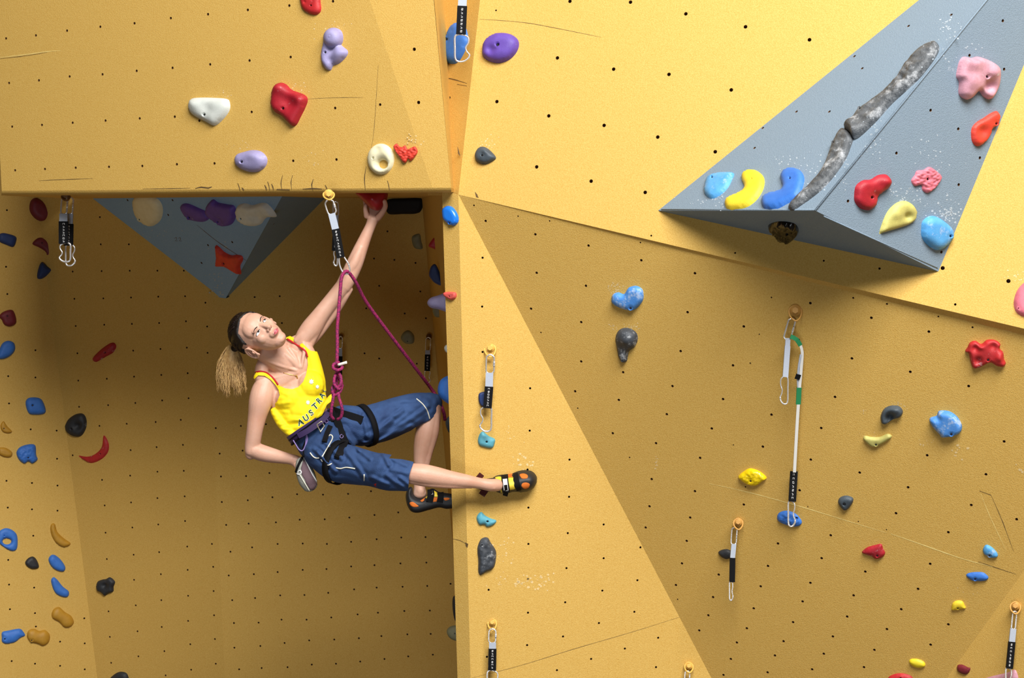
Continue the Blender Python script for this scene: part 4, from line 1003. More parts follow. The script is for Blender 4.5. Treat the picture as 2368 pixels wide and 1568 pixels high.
# rib cage and waist
TOR = [(664, 862, 6.97, 38, .62), (676, 886, 6.97, 52, .66), (688, 915, 6.97, 60, .70), (699, 946, 6.96, 58, .70), (710, 972, 6.95, 52, .70), (724, 995, 6.94, 52, .72), (744, 1020, 6.93, 56, .78)]
L(TOR)
L([(620, 880, 6.95, 22), (650, 880, 6.95, 30), (690, 850, 6.96, 30), (704, 815, 6.97, 20)], flat=.9)
L([(708, 800, 6.95, 11), (716, 815, 6.95, 13), (722, 845, 6.96, 16), (730, 880, 6.97, 16)])
for q in [(670, 920, 6.925, 34, 30, 24), (716, 890, 6.93, 31, 30, 24)]: body.add(*pball(*q))
# raised left arm
L([(698, 796, 6.97, 19), (706, 778, 6.97, 22), (722, 757, 6.97, 24), (742, 728, 6.97, 20), (770, 692, 6.98, 18.5), (795, 660, 6.98, 18)], n=22)
L([(722, 790, 6.99, 10), (734, 770, 6.99, 14), (756, 740, 7.0, 14), (779, 712, 7.0, 12), (797, 685, 6.99, 10), (808, 668, 6.99, 9)])
L([(711, 812, 6.98, 9), (716, 795, 6.97, 11), (735, 762, 6.96, 9)]); L([(685, 788, 6.95, 8), (704, 772, 6.95, 12), (726, 748, 6.955, 12)])
L([(793, 664, 6.98, 18.5), (806, 640, 6.98, 19.5), (820, 610, 6.98, 19), (833, 578, 6.98, 16.5), (846, 547, 6.98, 13.5), (857, 522, 6.98, 12), (862, 508, 6.98, 13)], n=22)
L([(800, 640, 6.965, 10), (818, 610, 6.96, 12), (835, 572, 6.965, 9)])
# left hand around the hold: palm, four fingers hooked over the back, thumb on the right side
L([(861, 512, 6.985, 13), (866, 497, 6.99, 18, .7), (868, 484, 7.0, 21, .55)])
for pts in [[(850, 486, 7.0, 7), (846, 470, 7.01, 6.6), (846, 455, 7.02, 6), (850, 448, 7.0, 5.2)], [(861, 482, 7.03, 6.6), (859, 464, 7.05, 6.4), (860, 450, 7.04, 5.8), (862, 447, 7.01, 5)],
            [(872, 482, 7.04, 6.6), (872, 464, 7.05, 6.4), (872, 450, 7.04, 5.8), (872, 447, 7.01, 5)], [(882, 484, 7.03, 6), (884, 468, 7.04, 5.8), (883, 454, 7.03, 5.2), (881, 449, 7.0, 4.6)],
            [(874, 504, 6.97, 8), (885, 490, 6.94, 7), (891, 476, 6.92, 6.2), (889, 465, 6.90, 5.4)], [(848, 500, 6.97, 7), (845, 484, 6.95, 5.5), (845, 474, 6.95, 4.6)]]:
    L(pts, step=2.5, n=12)
# lowered right arm
L([(614, 884, 6.93, 22), (608, 905, 6.92, 27), (602, 930, 6.91, 27), (595, 962, 6.91, 22), (589, 995, 6.91, 19), (584, 1028, 6.92, 18), (583, 1045, 6.92, 17)], n=22)
L([(607, 888, 6.915, 17), (602, 912, 6.905, 19), (598, 940, 6.905, 16)]); L([(626, 900, 6.935, 17), (640, 925, 6.945, 17), (642, 945, 6.95, 14)]); L([(580, 1050, 6.925, 15), (577, 1053, 6.925, 12)])
L([(586, 1040, 6.92, 19), (604, 1047, 6.93, 19.5), (628, 1053, 6.94, 17.5), (652, 1058, 6.955, 14.5), (672, 1062, 6.965, 12.5), (684, 1066, 6.965, 13)], n=22)
# right hand reaching into the chalk bag
L([(680, 1064, 6.965, 13), (692, 1072, 6.96, 15, .7), (700, 1082, 6.955, 15, .6)])
for pts in [[(690, 1078, 6.93, 7), (698, 1090, 6.925, 6), (706, 1100, 6.93, 5.2)], [(698, 1080, 6.95, 6.4), (706, 1095, 6.95, 6), (712, 1108, 6.95, 5.2)], [(704, 1080, 6.96, 6.2), (711, 1094, 6.96, 5.8), (716, 1106, 6.96, 5)],
            [(707, 1076, 6.97, 5.6), (714, 1088, 6.97, 5.2), (718, 1098, 6.97, 4.6)], [(684, 1074, 6.93, 7), (690, 1084, 6.91, 6.5), (694, 1096, 6.91, 5.6)]]:
    L(pts, step=2.5, n=12)
# pelvis and legs
L([(744, 1012, 6.93, 52, .8), (770, 1022, 6.92, 52, .85)])
L([(752, 1050, 6.90, 36), (800, 1072, 6.82, 34), (860, 1086, 6.74, 30), (915, 1094, 6.68, 25)], n=22)
L([(905, 1092, 6.68, 24), (938, 1093, 6.67, 22.5), (975, 1097, 6.67, 24.5), (1005, 1102, 6.68, 23.5), (1040, 1108, 6.69, 20), (1080, 1113, 6.70, 15.5), (1110, 1118, 6.715, 13), (1135, 1122, 6.725, 14.5), (1152, 1122, 6.74, 14)], n=22)
L([(940, 1107, 6.66, 10), (985, 1116, 6.665, 10), (1040, 1122, 6.68, 8), (1090, 1124, 6.70, 6)])
body.add(*pball(1141, 1127, 6.715, 7))
L([(1120, 1120, 6.75, 12), (1150, 1120, 6.765, 13, .8), (1180, 1116, 6.785, 11, .6), (1215, 1111, 6.79, 8, .5)])
L([(800, 985, 6.97, 36), (850, 980, 7.0, 36), (920, 960, 7.08, 32), (985, 940, 7.14, 25), (1002, 934, 7.15, 20)], n=22)
L([(1000, 940, 7.14, 22), (995, 965, 7.13, 25), (987, 1000, 7.12, 27), (981, 1030, 7.12, 25), (975, 1062, 7.12, 19), (972, 1095, 7.12, 14), (970, 1125, 7.12, 13.5), (971, 1142, 7.12, 16)], n=22)
L([(1008, 960, 7.11, 9), (1004, 1000, 7.10, 11), (992, 1050, 7.10, 8), (985, 1090, 7.11, 5)])
body.add(*pball(972, 1136, 7.10, 10, 11, 7))
L([(955, 1155, 7.13, 13), (985, 1160, 7.13, 13, .8), (1030, 1162, 7.13, 10, .8)])
BV, BF = remesh(body, 0.0030, 7, 0.5)
# eye sockets and philtrum pressed into the face
BVn = np.array(BV)
for c, amp, sg in [((.031, .086, .000), .0075, .0105), ((-.031, .086, .000), .0075, .0105), ((0, .094, -.046), .002, .005), ((0, .094, -.0598), .0022, .0035), ((.012, .098, -.037), .003, .003), ((-.012, .098, -.037), .003, .003), ((.086, -.009, -.010), .006, .0075), ((-.086, -.009, -.010), .006, .0075), ((0, .083, -.078), .003, .008)]:
    q = np.array(hp(*c)); r2 = ((BVn - q) ** 2).sum(1)
    dirn = np.array(HN) if abs(c[0]) < .07 else np.array(HL) * (1 if c[0] > 0 else -1)
    BVn -= dirn[None] * (amp * np.exp(-r2 / (2 * sg * sg)))[:, None]
BV = BVn
bod = mk('body', BV, BF, M_SKIN, None, True, person)
BODY = bvh_of(bod)

def hit(bvh, px, py, off):
    d = (P(px, py, 1) - CAM).normalized()
    r = bvh.ray_cast(CAM, d)
    if r[0] is None: return None
    return r[0] - d * off
def decal(name, poly, bvh, off, m, parent, step=2.0, smoothc=False, thick=None):
    V, T, dist = fill2d(poly, step, closed_smooth=smoothc)
    pts = []; ok = []
    for x, y in V:
        q = hit(bvh, x, y, off); ok.append(q is not None); pts.append(q or P(x, y, 6.9))
    faces = [t for t in T if all(ok[i] for i in t)]
    if not faces: return None
    # give the patch a little thickness
    n = len(pts); back = [p + FW * (thick or off * 1.6) for p in pts]
    cnt = {}
    for t in faces:
        for a, b in ((t[0], t[1]), (t[1], t[2]), (t[2], t[0])): cnt[(a, b)] = 1
    side = [(b, a, a + n, b + n) for (a, b) in cnt if (b, a) not in cnt]
    return mk(name, pts + back, faces + side, m, None, True, parent)
def dline(name, pts, r, bvh, off, m, parent, step=2.5, n=6, geo=None, flat=1.0):
    q = catmull(pts, False, step) if len(pts) > 2 else np.array([np.array(pts[0]) + (np.array(pts[1]) - np.array(pts[0])) * k / 6 for k in range(7)])
    w = [hit(bvh, a[0], a[1], off) for a in q]; w = [a for a in w if a is not None]
    if len(w) < 2: return None
    # smooth out depth jumps
    for _ in range(2): w = [w[0]] + [(w[i - 1] + w[i] * 2 + w[i + 1]) / 4 for i in range(1, len(w) - 1)] + [w[-1]]
    v, f = sweep(w, r * 6.9 / F, n, flat=flat)
    if geo is not None: geo.add(v, f); return None
    return mk(name, v, f, m, None, True, parent)

# --- face details in head space, laid on the skin
def hray(x, z, off=0.0006):
    """point on the face in front of local (x,z)"""
    o_ = hp(x, .2, z); r = BODY.ray_cast(o_, -HN)
    return (r[0] if r[0] is not None else hp(x, .09, z)) + HN * off
def hpatch(name, pts2, m, parent, off, bulge=0.0):
    arr = np.array(pts2); c = arr.mean(0); rings_ = [1.0, .66, .33]
    V = []; n = len(pts2)
    for k, s in enumerate(rings_):
        for p in arr: q = c + (p - c) * s; V.append(hray(q[0], q[1], off + bulge * (1 - s * s)))
    V.append(hray(c[0], c[1], off + bulge)); Fc = []
    for k in range(2):
        for i in range(n):
            j = (i + 1) % n; Fc.append((k * n + i, k * n + j, (k + 1) * n + j, (k + 1) * n + i))
    for i in range(n): Fc.append((2 * n + i, 2 * n + (i + 1) % n, 3 * n))
    nn = (V[1] - V[0]).cross(V[n] - V[0])
    if nn.dot(HN) < 0: Fc = [f[::-1] for f in Fc]
    return mk(name, V, Fc, m, None, True, parent)
for sx in (1, -1):
    ex = .031 * sx
    al = [(ex + .0112 * math.cos(a), -.001 + (.0052 if math.sin(a) > 0 else .0040) * math.sin(a)) for a in np.linspace(0, 2 * math.pi, 16, endpoint=False)]
    e = hpatch('eye', al, M_EYEW, bod, .0006, .0022)
    ix, iz = ex + .0042, .0010
    hpatch('iris', [(ix + .0044 * math.cos(a), iz + .0040 * math.sin(a)) for a in np.linspace(0, 2 * math.pi, 12, endpoint=False)], M_IRIS, e, .0034, .0005)
    g = Geo()
    v, f = sweep([hray(ex + .0124 * math.cos(a), -.001 + .0060 * math.sin(a), .0014) for a in np.linspace(.05, math.pi - .05, 12)], .0012, 6, ref=HN); g.add(v, f)
    g.mk('eyelash', M_BROW, bod)
    g = Geo(); v, f = sweep([hray(ex + .0122 * math.cos(a), -.001 - .0050 * math.sin(a), .0008) for a in np.linspace(.05, math.pi - .05, 12)], .0010, 6, ref=HN); g.add(v, f)
    g.mk('lower_eyelid', M_SKIN, bod)
    br = [(-.018 * sx, .0130), (-.014 * sx, .0150), (-.008 * sx, .0172), (-.001 * sx, .0182), (.006 * sx, .0172), (.012 * sx, .0145), (.017 * sx, .0105)]
    v, f = sweep([hray(ex + a, b, .0008) for a, b in br], [.0010, .0019, .0021, .0019, .0016, .0011, .0006], 6, ref=HN); mk('eyebrow', v, f, M_BROW, None, True, bod)
    hpatch('nostril', [(sx * .0062 + .0028 * math.cos(a), -.0368 + .0022 * math.sin(a)) for a in np.linspace(0, 2 * math.pi, 8, endpoint=False)], M_NOST, bod, .0004)
for sx in (1, -1):
    v, f = sweep([hp(sx * (.0850 + .002 * math.sin(t * 3)), -.011 - .010 * math.cos(t * 2 - 1.6), .003 - .030 * t) for t in np.linspace(0, 1, 10)], [.0012, .0020, .0024, .0026, .0026, .0026, .0026, .0024, .0020, .0014], 8, ref=HL); mk('ear_fold', v, f, M_SKIN, None, True, bod)
    v, f = sweep([hp(sx * .0850, .006, -.012), hp(sx * .0862, .005, -.019), hp(sx * .0850, .003, -.025)], [.0020, .0030, .0020], 8, ref=HL); mk('ear_fold', v, f, M_SKIN, None, True, bod)
lip = [(-.0175, -.0600), (-.010, -.0552), (-.0035, -.0525), (0, -.0535), (.0035, -.0525), (.010, -.0552), (.0175, -.0600), (.011, -.0658), (.004, -.0685), (-.004, -.0685), (-.011, -.0658)]
hpatch('lips', lip, M_LIP, bod, .0013, .0012)
v, f = sweep([hray(x, -.0595 - .0006 * math.cos(x * 200), .0026) for x in np.linspace(-.016, .016, 10)], .0007, 6, ref=HN); mk('mouth_line', v, f, mat('mouth_line', (110, 40, 44), 0.6), None, True, bod)

# --- hair
hv, hf = ball(Vector((0, 0, 0)), (1, 1, 1), (Vector((1, 0, 0)), Vector((0, 1, 0)), Vector((0, 0, 1))), 72, 48)
out = []
for q in hv:
    x, y, z = q
    # hairline: in front, below the line the shell dives under the skin
    line_ = .60 - .25 * abs(x)            # height of the hairline in front
    front = y - .10
    cover = 1.0
    ye = y - .26 * max(0, abs(x) - .45) / .55
    if ye > 0.02:
        k_ = min(1, (ye - 0.02) / .45); m_ = (z - (line_ * k_ - .30 * (1 - k_))) / .10
        cover = min(1, max(0, m_))
    else:
        m_ = (z + .62) / .12; cover = min(1, max(0, m_))
        if abs(x) > .7 and z < .06 and y > -.22: cover = 0.0
    r = 1.0 - .16 * (1 - cover)
    rip = .008 * math.sin(18 * x + 9 * z) * cover
    out.append(hp(x * .0815 * (r + rip), -.018 + y * .0995 * (r + rip), .030 + z * .0905 * (r + rip)))
hair = mk('hair', out, hf, M_HAIRD, None, True, person)
# little tie and ponytail
v, f = limb([(548, 800, 6.90, 10), (542, 806, 6.91, 9)]); mk('hair_tie', v, f, M_HAIRD, None, True, hair)
pt = Geo()
pt.add(*limb([(538, 806, 6.92, 14, .8), (536, 830, 6.93, 22, .7), (536, 855, 6.94, 23, .6), (538, 878, 6.94, 16, .6), (540, 892, 6.94, 8, .6)]))
rr = np.random.default_rng(3)
for i in range(300):
    u = rr.uniform(-1, 1); dd = rr.uniform(-1, 1) * math.sqrt(max(0, 1 - u * u * .8)); ln = rr.uniform(.72, 1.0) if abs(u) < .6 else rr.uniform(.55, .9)
    ph = rr.uniform(0, 6.28); am = rr.uniform(1.2, 3.6); fr = rr.uniform(2.5, 5)
    q = []
    for t in np.linspace(0, 1, 14):
        wdt = 12 + 19 * math.sin(min(1, t * 1.4) * math.pi / 2) - 8 * max(0, t - .7)
        q.append(P(536 + u * wdt - 3 * math.sin(t * 3) + (6 * t * t if u > 0 else -4 * t) + am * t * math.sin(fr * 2 * math.pi * t + ph), 802 + 119 * t * ln, 6.925 + dd * .038 * (.4 + t) + am * .0012 * math.cos(fr * 6 * t + ph)))
    v, f = sweep(q, [.0012 * (1 - .55 * t) for t in np.linspace(0, 1, 14)], 5); pt.add(v, f)
pt.mk('ponytail', M_HAIRB, hair)
# strands combed back over the head to the tie
g = Geo()
tie = Vector((0, -1.0, -.28)).normalized()
for i in range(420):
    x0 = rr.uniform(-.92, .92)
    if abs(x0) < .55: q0 = Vector((x0, .62 - .3 * abs(x0), rr.uniform(.62, .78)))
    else: q0 = Vector((x0, rr.uniform(-.05, .30), rr.uniform(.14, .5)))
    if rr.uniform() < .25: q0 = Vector((math.copysign(rr.uniform(.75, 1), x0), rr.uniform(-.35, -.12), rr.uniform(-.5, .1)))
    q0.normalize(); st = rr.uniform(0, .35); pts = []
    wob = rr.uniform(-.02, .02); lift = rr.uniform(1.0, 1.03)
    for t in np.linspace(st, 1, 12):
        q = q0.lerp(tie, float(t)).normalized(); q = q + Vector((wob * math.sin(t * 6), 0, wob * math.cos(t * 5)))
        k = lift * (1 + .012 * math.sin(math.pi * t)) if t > st else .985
        pts.append(hp(q.x * .0815 * k, -.018 + q.y * .0995 * k, .030 + q.z * .0905 * k))
    v, f = sweep(pts, [.0004 + .0006 * math.sin(math.pi * (t * .9 + .05)) for t in np.linspace(0, 1, 12)], 4); g.add(v, f)
g.mk('hair_strands', mat('brown_hair_strands', (40, 26, 20), 0.5), hair)
# --- yellow vest
tg = Geo()
def T(*a, **k): tg.add(*limb(*a, add=3.5, **k))
T(TOR[:6] + [(732, 1008, 6.935, 52, .74)])
T([(616, 880, 6.95, 22), (650, 880, 6.95, 30), (690, 850, 6.96, 30), (706, 812, 6.97, 20)], flat=.9)
T([(612, 826, 6.95, 12), (606, 850, 6.93, 16), (604, 874, 6.92, 17)]); T([(655, 800, 6.99, 12), (676, 792, 6.98, 13), (700, 786, 6.97, 16), (712, 800, 6.96, 14)])
T([(704, 800, 6.95, 11), (716, 815, 6.95, 13), (724, 845, 6.96, 16), (732, 885, 6.97, 18), (740, 905, 6.97, 12)])
T([(614, 884, 6.93, 21), (612, 895, 6.92, 24)])
for q in [(670, 920, 6.922, 38, 34, 27), (716, 890, 6.927, 35, 34, 27), (694, 905, 6.93, 34, 30, 26)]: tg.add(*pball(*q))
tg.add(*limb([(690, 1000, 6.90, 12), (718, 985, 6.87, 13), (742, 955, 6.87, 12), (762, 925, 6.88, 8), (768, 916, 6.88, 6)]))
tg.add(*limb([(634, 950, 6.93, 10), (650, 980, 6.91, 10), (672, 1000, 6.90, 10), (686, 1003, 6.90, 9)]))
tv, tf = remesh(tg, 0.0038, 5, 0.5)
VEST = [(586,874),(588,868),(592,861),(601,858),(616,861),(632,874),(644,891),(659,898),(676,900),(690,895),(701,883),(708,866),(712,845),(711,828),(707,813),(700,807),(683,795),(663,784),(650,775),(655,768),(663,773),(679,781),(699,793),(712,806),(719,811),(745,815),(800,900),(780,915),(769,926),(756,936),(744,962),(719,996),(687,1011),(670,1012),(610,985),(600,950),(623,948),(641,928),(647,914),(644,901),(637,890),(626,878),(612,869),(597,868),(588,877)]
tv, tf = prism_cut(tv, tf, VEST, 6.4, 7.5)
# fabric folds pulling from the arm hole and across the belly
tvn = np.array(tv)
w = tvn - np.array(CAM); dd = w @ np.array(FW); px = W / 2 + F * (w @ np.array(RX)) / dd; py = H / 2 - F * (w @ np.array(UP)) / dd
fold = np.zeros(len(tvn))
for (x0, y0, x1, y1, am, sg) in [(628,948,665,955,3,3.5),(632,958,690,968,3.5,3.5),(640,968,720,975,4,4),(648,980,735,960,4,4),(655,992,720,985,4,4),(634,938,668,930,2.5,3.5),(735,965,752,930,3.5,3.5),(650,905,664,912,2,3),(700,990,742,958,3,3),(724,870,735,905,2.5,4)]:
    ax, ay = x1 - x0, y1 - y0; Ls = ax * ax + ay * ay
    t = np.clip(((px - x0) * ax + (py - y0) * ay) / Ls, 0, 1); dq_ = np.hypot(px - x0 - t * ax, py - y0 - t * ay)
    fold += am * np.exp(-dq_ ** 2 / (2 * sg * sg)) - .5 * am * np.exp(-(dq_ - 7) ** 2 / (2 * 9))
tvn = tvn - np.array(FW)[None] * (fold * 0.0011)[:, None]
vest = mk('tank_top', tvn, tf, M_TOP, None, True, person)
md = vest.modifiers.new('edge', 'EDGE_SPLIT'); md.split_angle = math.radians(50)
VB = bvh_of(vest, bod)
dline('neck_trim', [(590,862),(601,859),(616,862),(632,875),(643,890)], 2.1, VB, .0003, M_REDT, vest, flat=.5)
dline('neck_trim', [(664,784),(683,795),(700,807),(708,815),(711,826)], 2.4, VB, .0003, M_REDT, vest, flat=.5)
# printed letters and stars
def letter_decal(ch, cx, cy, size, rot, m, off, grow=0.0, sx=1.0):
    cu = bpy.data.curves.new('t', 'FONT'); cu.body = ch; cu.align_x = 'CENTER'; cu.align_y = 'CENTER'; cu.offset = grow; cu.size = 1
    cu.resolution_u = 3
    o = bpy.data.objects.new('t', cu); COL.objects.link(o)
    dg = bpy.context.evaluated_depsgraph_get(); me = bpy.data.meshes.new_from_object(o.evaluated_get(dg))
    bm = bmesh.new(); bm.from_mesh(me)
    bmesh.ops.subdivide_edges(bm, edges=[e for e in bm.edges if e.calc_length() > .25], cuts=2)
    bmesh.ops.triangulate(bm, faces=bm.faces)
    ca, sa = math.cos(rot), math.sin(rot)
    vs = []; fs = [tuple(v.index for v in f.verts) for f in bm.faces]; bm.verts.index_update()
    for v in bm.verts:
        x = v.co.x * size * sx; y = v.co.y * size
        X_ = cx + x * ca - y * sa; Y_ = cy - (x * sa + y * ca)
        vs.append(hit(VB, X_, Y_, off))
    fs = [tuple(v.index for v in f.verts) for f in bm.faces]
    ok = [f for f in fs if all(vs[i] is not None for i in f)]
    vs = [v or Vector((0, 0, 0)) for v in vs]
    bm.free(); bpy.data.objects.remove(o); bpy.data.curves.remove(cu); bpy.data.meshes.remove(me)
    n = len(vs)
    return vs, ok
VB = bvh_of(vest)
gw, gg = Geo(), Geo()
for ch, x, y, sz, rot, sx in [('A',695,977,19,20,1),('U',708,967,19,30,1),('S',720,955,19,36,1),('T',729,940,19,40,1),('R',738,927,18,44,.85),('A',745,915,17,50,.75),('L',750,904,16,58,.6)]:
    a = letter_decal(ch, x, y, sz, math.radians(rot), None, .0012, .06, sx); gw.add(*a)
    a = letter_decal(ch, x, y, sz, math.radians(rot), None, .0019, .028, sx); gg.add(*a)
gw.mk('lettering_outline', M_WHITE, vest, smooth=False); gg.mk('lettering', M_GREENP, vest, smooth=False)
for x, y, r in [(720, 883, 7.5), (734, 895, 6), (712, 931, 6.5)]:
    decal('star_print', [(x + (r if k % 2 == 0 else r * .55) * math.cos(math.pi * k / 7 + .3) * .85, y + (r if k % 2 == 0 else r * .55) * math.sin(math.pi * k / 7 + .3)) for k in range(14)], VB, .0012, M_WHITE, vest, 2.0)
# necklace
g = Geo(); VB2 = bvh_of(vest, bod)
dline('necklace', [(655,862),(668,866),(680,868),(686,872)], .7, VB2, .0008, M_GOLD, bod)
dline('necklace_pendant', [(685,867),(687,872),(688,875)], 1.4, VB2, .0014, M_GOLD, bod)

# --- trousers
pg = Geo()
def Q(pts, **k): pg.add(*limb(pts, **k))
Q([(722, 994, 6.94, 52, .76), (742, 1016, 6.93, 58, .82), (768, 1022, 6.92, 58, .86), (785, 1020, 6.92, 50, .86)], n=28)
Q([(742, 1038, 6.90, 46), (780, 1068, 6.85, 46), (820, 1077, 6.80, 44), (860, 1085, 6.74, 40), (900, 1093, 6.68, 42), (930, 1098, 6.67, 38), (944, 1101, 6.665, 36)], n=28)
Q([(790, 982, 6.95, 46), (840, 985, 6.98, 46), (880, 976, 7.02, 46), (930, 958, 7.07, 43), (975, 943, 7.12, 37), (1000, 932, 7.14, 26), (1008, 930, 7.145, 20)], n=28)
Q([(955, 950, 7.10, 38), (985, 955, 7.12, 30), (992, 950, 7.13, 24)])
pv, pf = remesh(pg, 0.0045, 6, 0.5)
pv = np.array(pv)
w = pv - np.array(CAM); dd = w @ np.array(FW); px = W / 2 + F * (w @ np.array(RX)) / dd; py = H / 2 - F * (w @ np.array(UP)) / dd
fold = np.zeros(len(pv)); rr = np.random.default_rng(11)
creases = [(845,1025,905,975,4,4),(850,1010,930,950,3.5,4),(860,1030,950,985,3.5,4),(880,1020,990,940,3,4),(905,930,960,925,2.5,4),(885,1045,900,1075,4,4),(830,1040,855,1060,4,4),(895,1100,930,1125,3,4),(905,1085,945,1095,2.5,4),(860,1105,895,1120,3,4),
           (800,1040,840,1100,3,4),(735,1045,775,1090,4,4),(750,1020,790,1060,4,4),(728,1040,760,1075,3,3.5),(795,990,825,1030,4,4),(800,1010,830,1040,3.5,4),(790,950,825,958,3.5,4),(840,960,850,1010,3,4),(905,1060,940,1075,3,4),(925,1105,945,1120,3,3),(985,925,1005,950,2.5,4)]
for (x0, y0, x1, y1, am, sg) in creases:
    ax, ay = x1 - x0, y1 - y0; Ls = ax * ax + ay * ay
    t = np.clip(((px - x0) * ax + (py - y0) * ay) / Ls, 0, 1); q_ = np.hypot(px - x0 - t * ax, py - y0 - t * ay)
    fold += am * np.exp(-q_ ** 2 / (2 * sg * sg)) - .6 * am * np.exp(-(q_ - 8) ** 2 / (2 * 9))
fold += 1.2 * np.sin(px * .11 + py * .23 + 2 * np.sin(px * .05)) * np.cos(py * .09 - px * .13)
pv = pv - np.array(FW)[None] * (fold * 0.0024)[:, None] + np.array(UP)[None] * (fold * .0004)[:, None]
PANTS = [(680,960),(760,900),(1000,880),(1018,906),(1040,920),(1036,938),(1022,948),(994,971),(960,989),(936,1006),(900,1060),(930,1062),(957,1068),(949,1090),(946,1102),(944,1140),(900,1160),(700,1150),(640,1020)]
pv, pf = prism_cut(pv, pf, PANTS, 6.3, 7.5)
trs = mk('trousers', pv, pf, M_JEAN, None, True, person)
md = trs.modifiers.new('edge', 'EDGE_SPLIT'); md.split_angle = math.radians(55)
PB = bvh_of(trs)
for i, pts in enumerate([[(757,1010),(764,1005),(769,1009),(768,1016),(757,1036),(745,1056)], [(717,1047),(724,1056),(732,1060),(738,1059)], [(742,1062),(748,1070),(758,1076),(767,1072)], [(777,1082),(788,1084),(800,1081),(821,1084)],
            [(842,1097),(842,1112)], [(891,1049),(907,1051)], [(963,922),(978,935),(988,950),(994,969)], [(773,956),(779,950),(785,947)]]):
    dline('piping', pts, 1.5, PB, .0022, M_PIPE, trs)
decal('red_label', [(864,1120),(870,1118),(871,1126),(865,1128)], PB, .001, M_REDT, trs)

# --- harness
hz = empty('harness', P(740, 1000, 6.9), None, None); del_ = hz; hz.parent = person; hz.location = P(740, 1000, 6.9) - P(760, 1000, 6.9)
hb = Geo()
def band(pts, add, wpx, seg, m, name, flatv=.8, parent=None, rounds=30):
    """strap loop around an axis: pts = two px points along the limb axis, radius px"""
    (x0, y0, d0, r0), (x1, y1, d1, r1) = pts
    a = P(x0, y0, d0); b = P(x1, y1, d1); ax = (b - a).normalized(); side = ax.cross(FW).normalized(); dep = ax.cross(side).normalized()
    c = (a + b) / 2; hw = wpx * 6.9 / F / 2; R = (r0 + r1) / 2 * (d0 + d1) / 2 / F
    V = []; th = .003
    for k in range(rounds):
        an = 2 * math.pi * k / rounds
        u = side * math.cos(an) + dep * (math.sin(an) * flatv)
        for s, e in ((-hw, 0), (-hw, th), (hw, th), (hw, 0)):
            V.append(c + ax * s + u * (R + e))
    Fc = []
    for k in range(rounds):
        j = (k + 1) % rounds
        for q in range(4): Fc.append((k * 4 + q, k * 4 + (q + 1) % 4, j * 4 + (q + 1) % 4, j * 4 + q))
    return mk(name, V, Fc, m, None, True, parent)
wb = band([(714, 978, 6.93, 59), (726, 996, 6.93, 60)], 0, 22, 0, M_PURW, 'waist_belt', .86, hz)
band([(716, 981, 6.93, 60), (719, 985, 6.93, 60.5)], 0, 3, 0, M_BLACKWEB, 'belt_edge', .88, wb); band([(722, 990, 6.93, 61), (725, 994, 6.93, 61)], 0, 4, 0, M_BLACKWEB, 'belt_edge', .88, wb)
band([(836, 987, 6.97, 49), (854, 981, 6.99, 49)], 0, 14, 0, M_BLACKWEB, 'leg_loop', 1.0, hz)
band([(770, 1066, 6.86, 50), (796, 1073, 6.83, 50)], 0, 17, 0, M_BLACKWEB, 'leg_loop', 1.0, hz)
HB = bvh_of(trs, wb, vest)
def hstrap(name, pts, wpx, m=M_BLACKWEB, off=.004, parent=None):
    q = catmull(pts, False, 4); ww = [hit(HB, a[0], a[1], off) for a in q]; ww = [a for a in ww if a is not None]
    for _ in range(3): ww = [ww[0]] + [(ww[i - 1] + ww[i] * 2 + ww[i + 1]) / 4 for i in range(1, len(ww) - 1)] + [ww[-1]]
    v, f = sweep(ww, wpx * 6.9 / F * .7071, 4, flat=.3, square=True)
    return mk(name, v, f, m, None, False, parent or hz)
hstrap('belay_loop', [(764,938),(772,952),(780,972),(786,990),(793,1010),(800,1025)], 11)
hstrap('front_strap', [(765,948),(790,957),(815,964),(838,972)], 13)
hstrap('front_strap', [(756,945),(765,960),(772,975)], 18)
hstrap('riser_strap', [(764,985),(757,1000),(750,1022)], 8)
hstrap('riser_strap', [(798,1018),(790,1040),(780,1060)], 12)
hstrap('belt_webbing', [(690,1008),(712,996),(735,980),(752,965),(764,948)], 9, M_PURW, .006)
g = Geo(); 
for pts in [[(733,982),(743,974),(750,985),(741,999),(733,982)]]:
    q = [hit(HB, *a, .010) or P(*a, 6.8) for a in pts]; v, f = sweep(q, .0022, 6, square=True); g.add(v, f)
g.mk('buckle', mat('brushed_buckle', (190, 180, 150), 0.35, metal=0.8), hz)
for x, y in [(755,974),(790,1009)]:
    q = [hit(HB, x + 3.6 * math.cos(a), y + 4.2 * math.sin(a), .009) or P(x, y, 6.8) for a in np.linspace(0, 2 * math.pi, 12, endpoint=False)]
    v, f = sweep(q, .0014, 6, closed=True); mk('ring', v, f, mat('lilac_plastic', (140, 120, 180), 0.5), None, True, hz)
q = [(678,1018),(684,1028),(692,1040),(700,1042),(706,1030),(708,1015),(709,1003)]
v, f = tube([(x, y, 6.85) for x, y in q], 1.4, 6); mk('gear_loop', v, f, mat('lilac_plastic', (140, 120, 180), 0.5), None, True, hz)

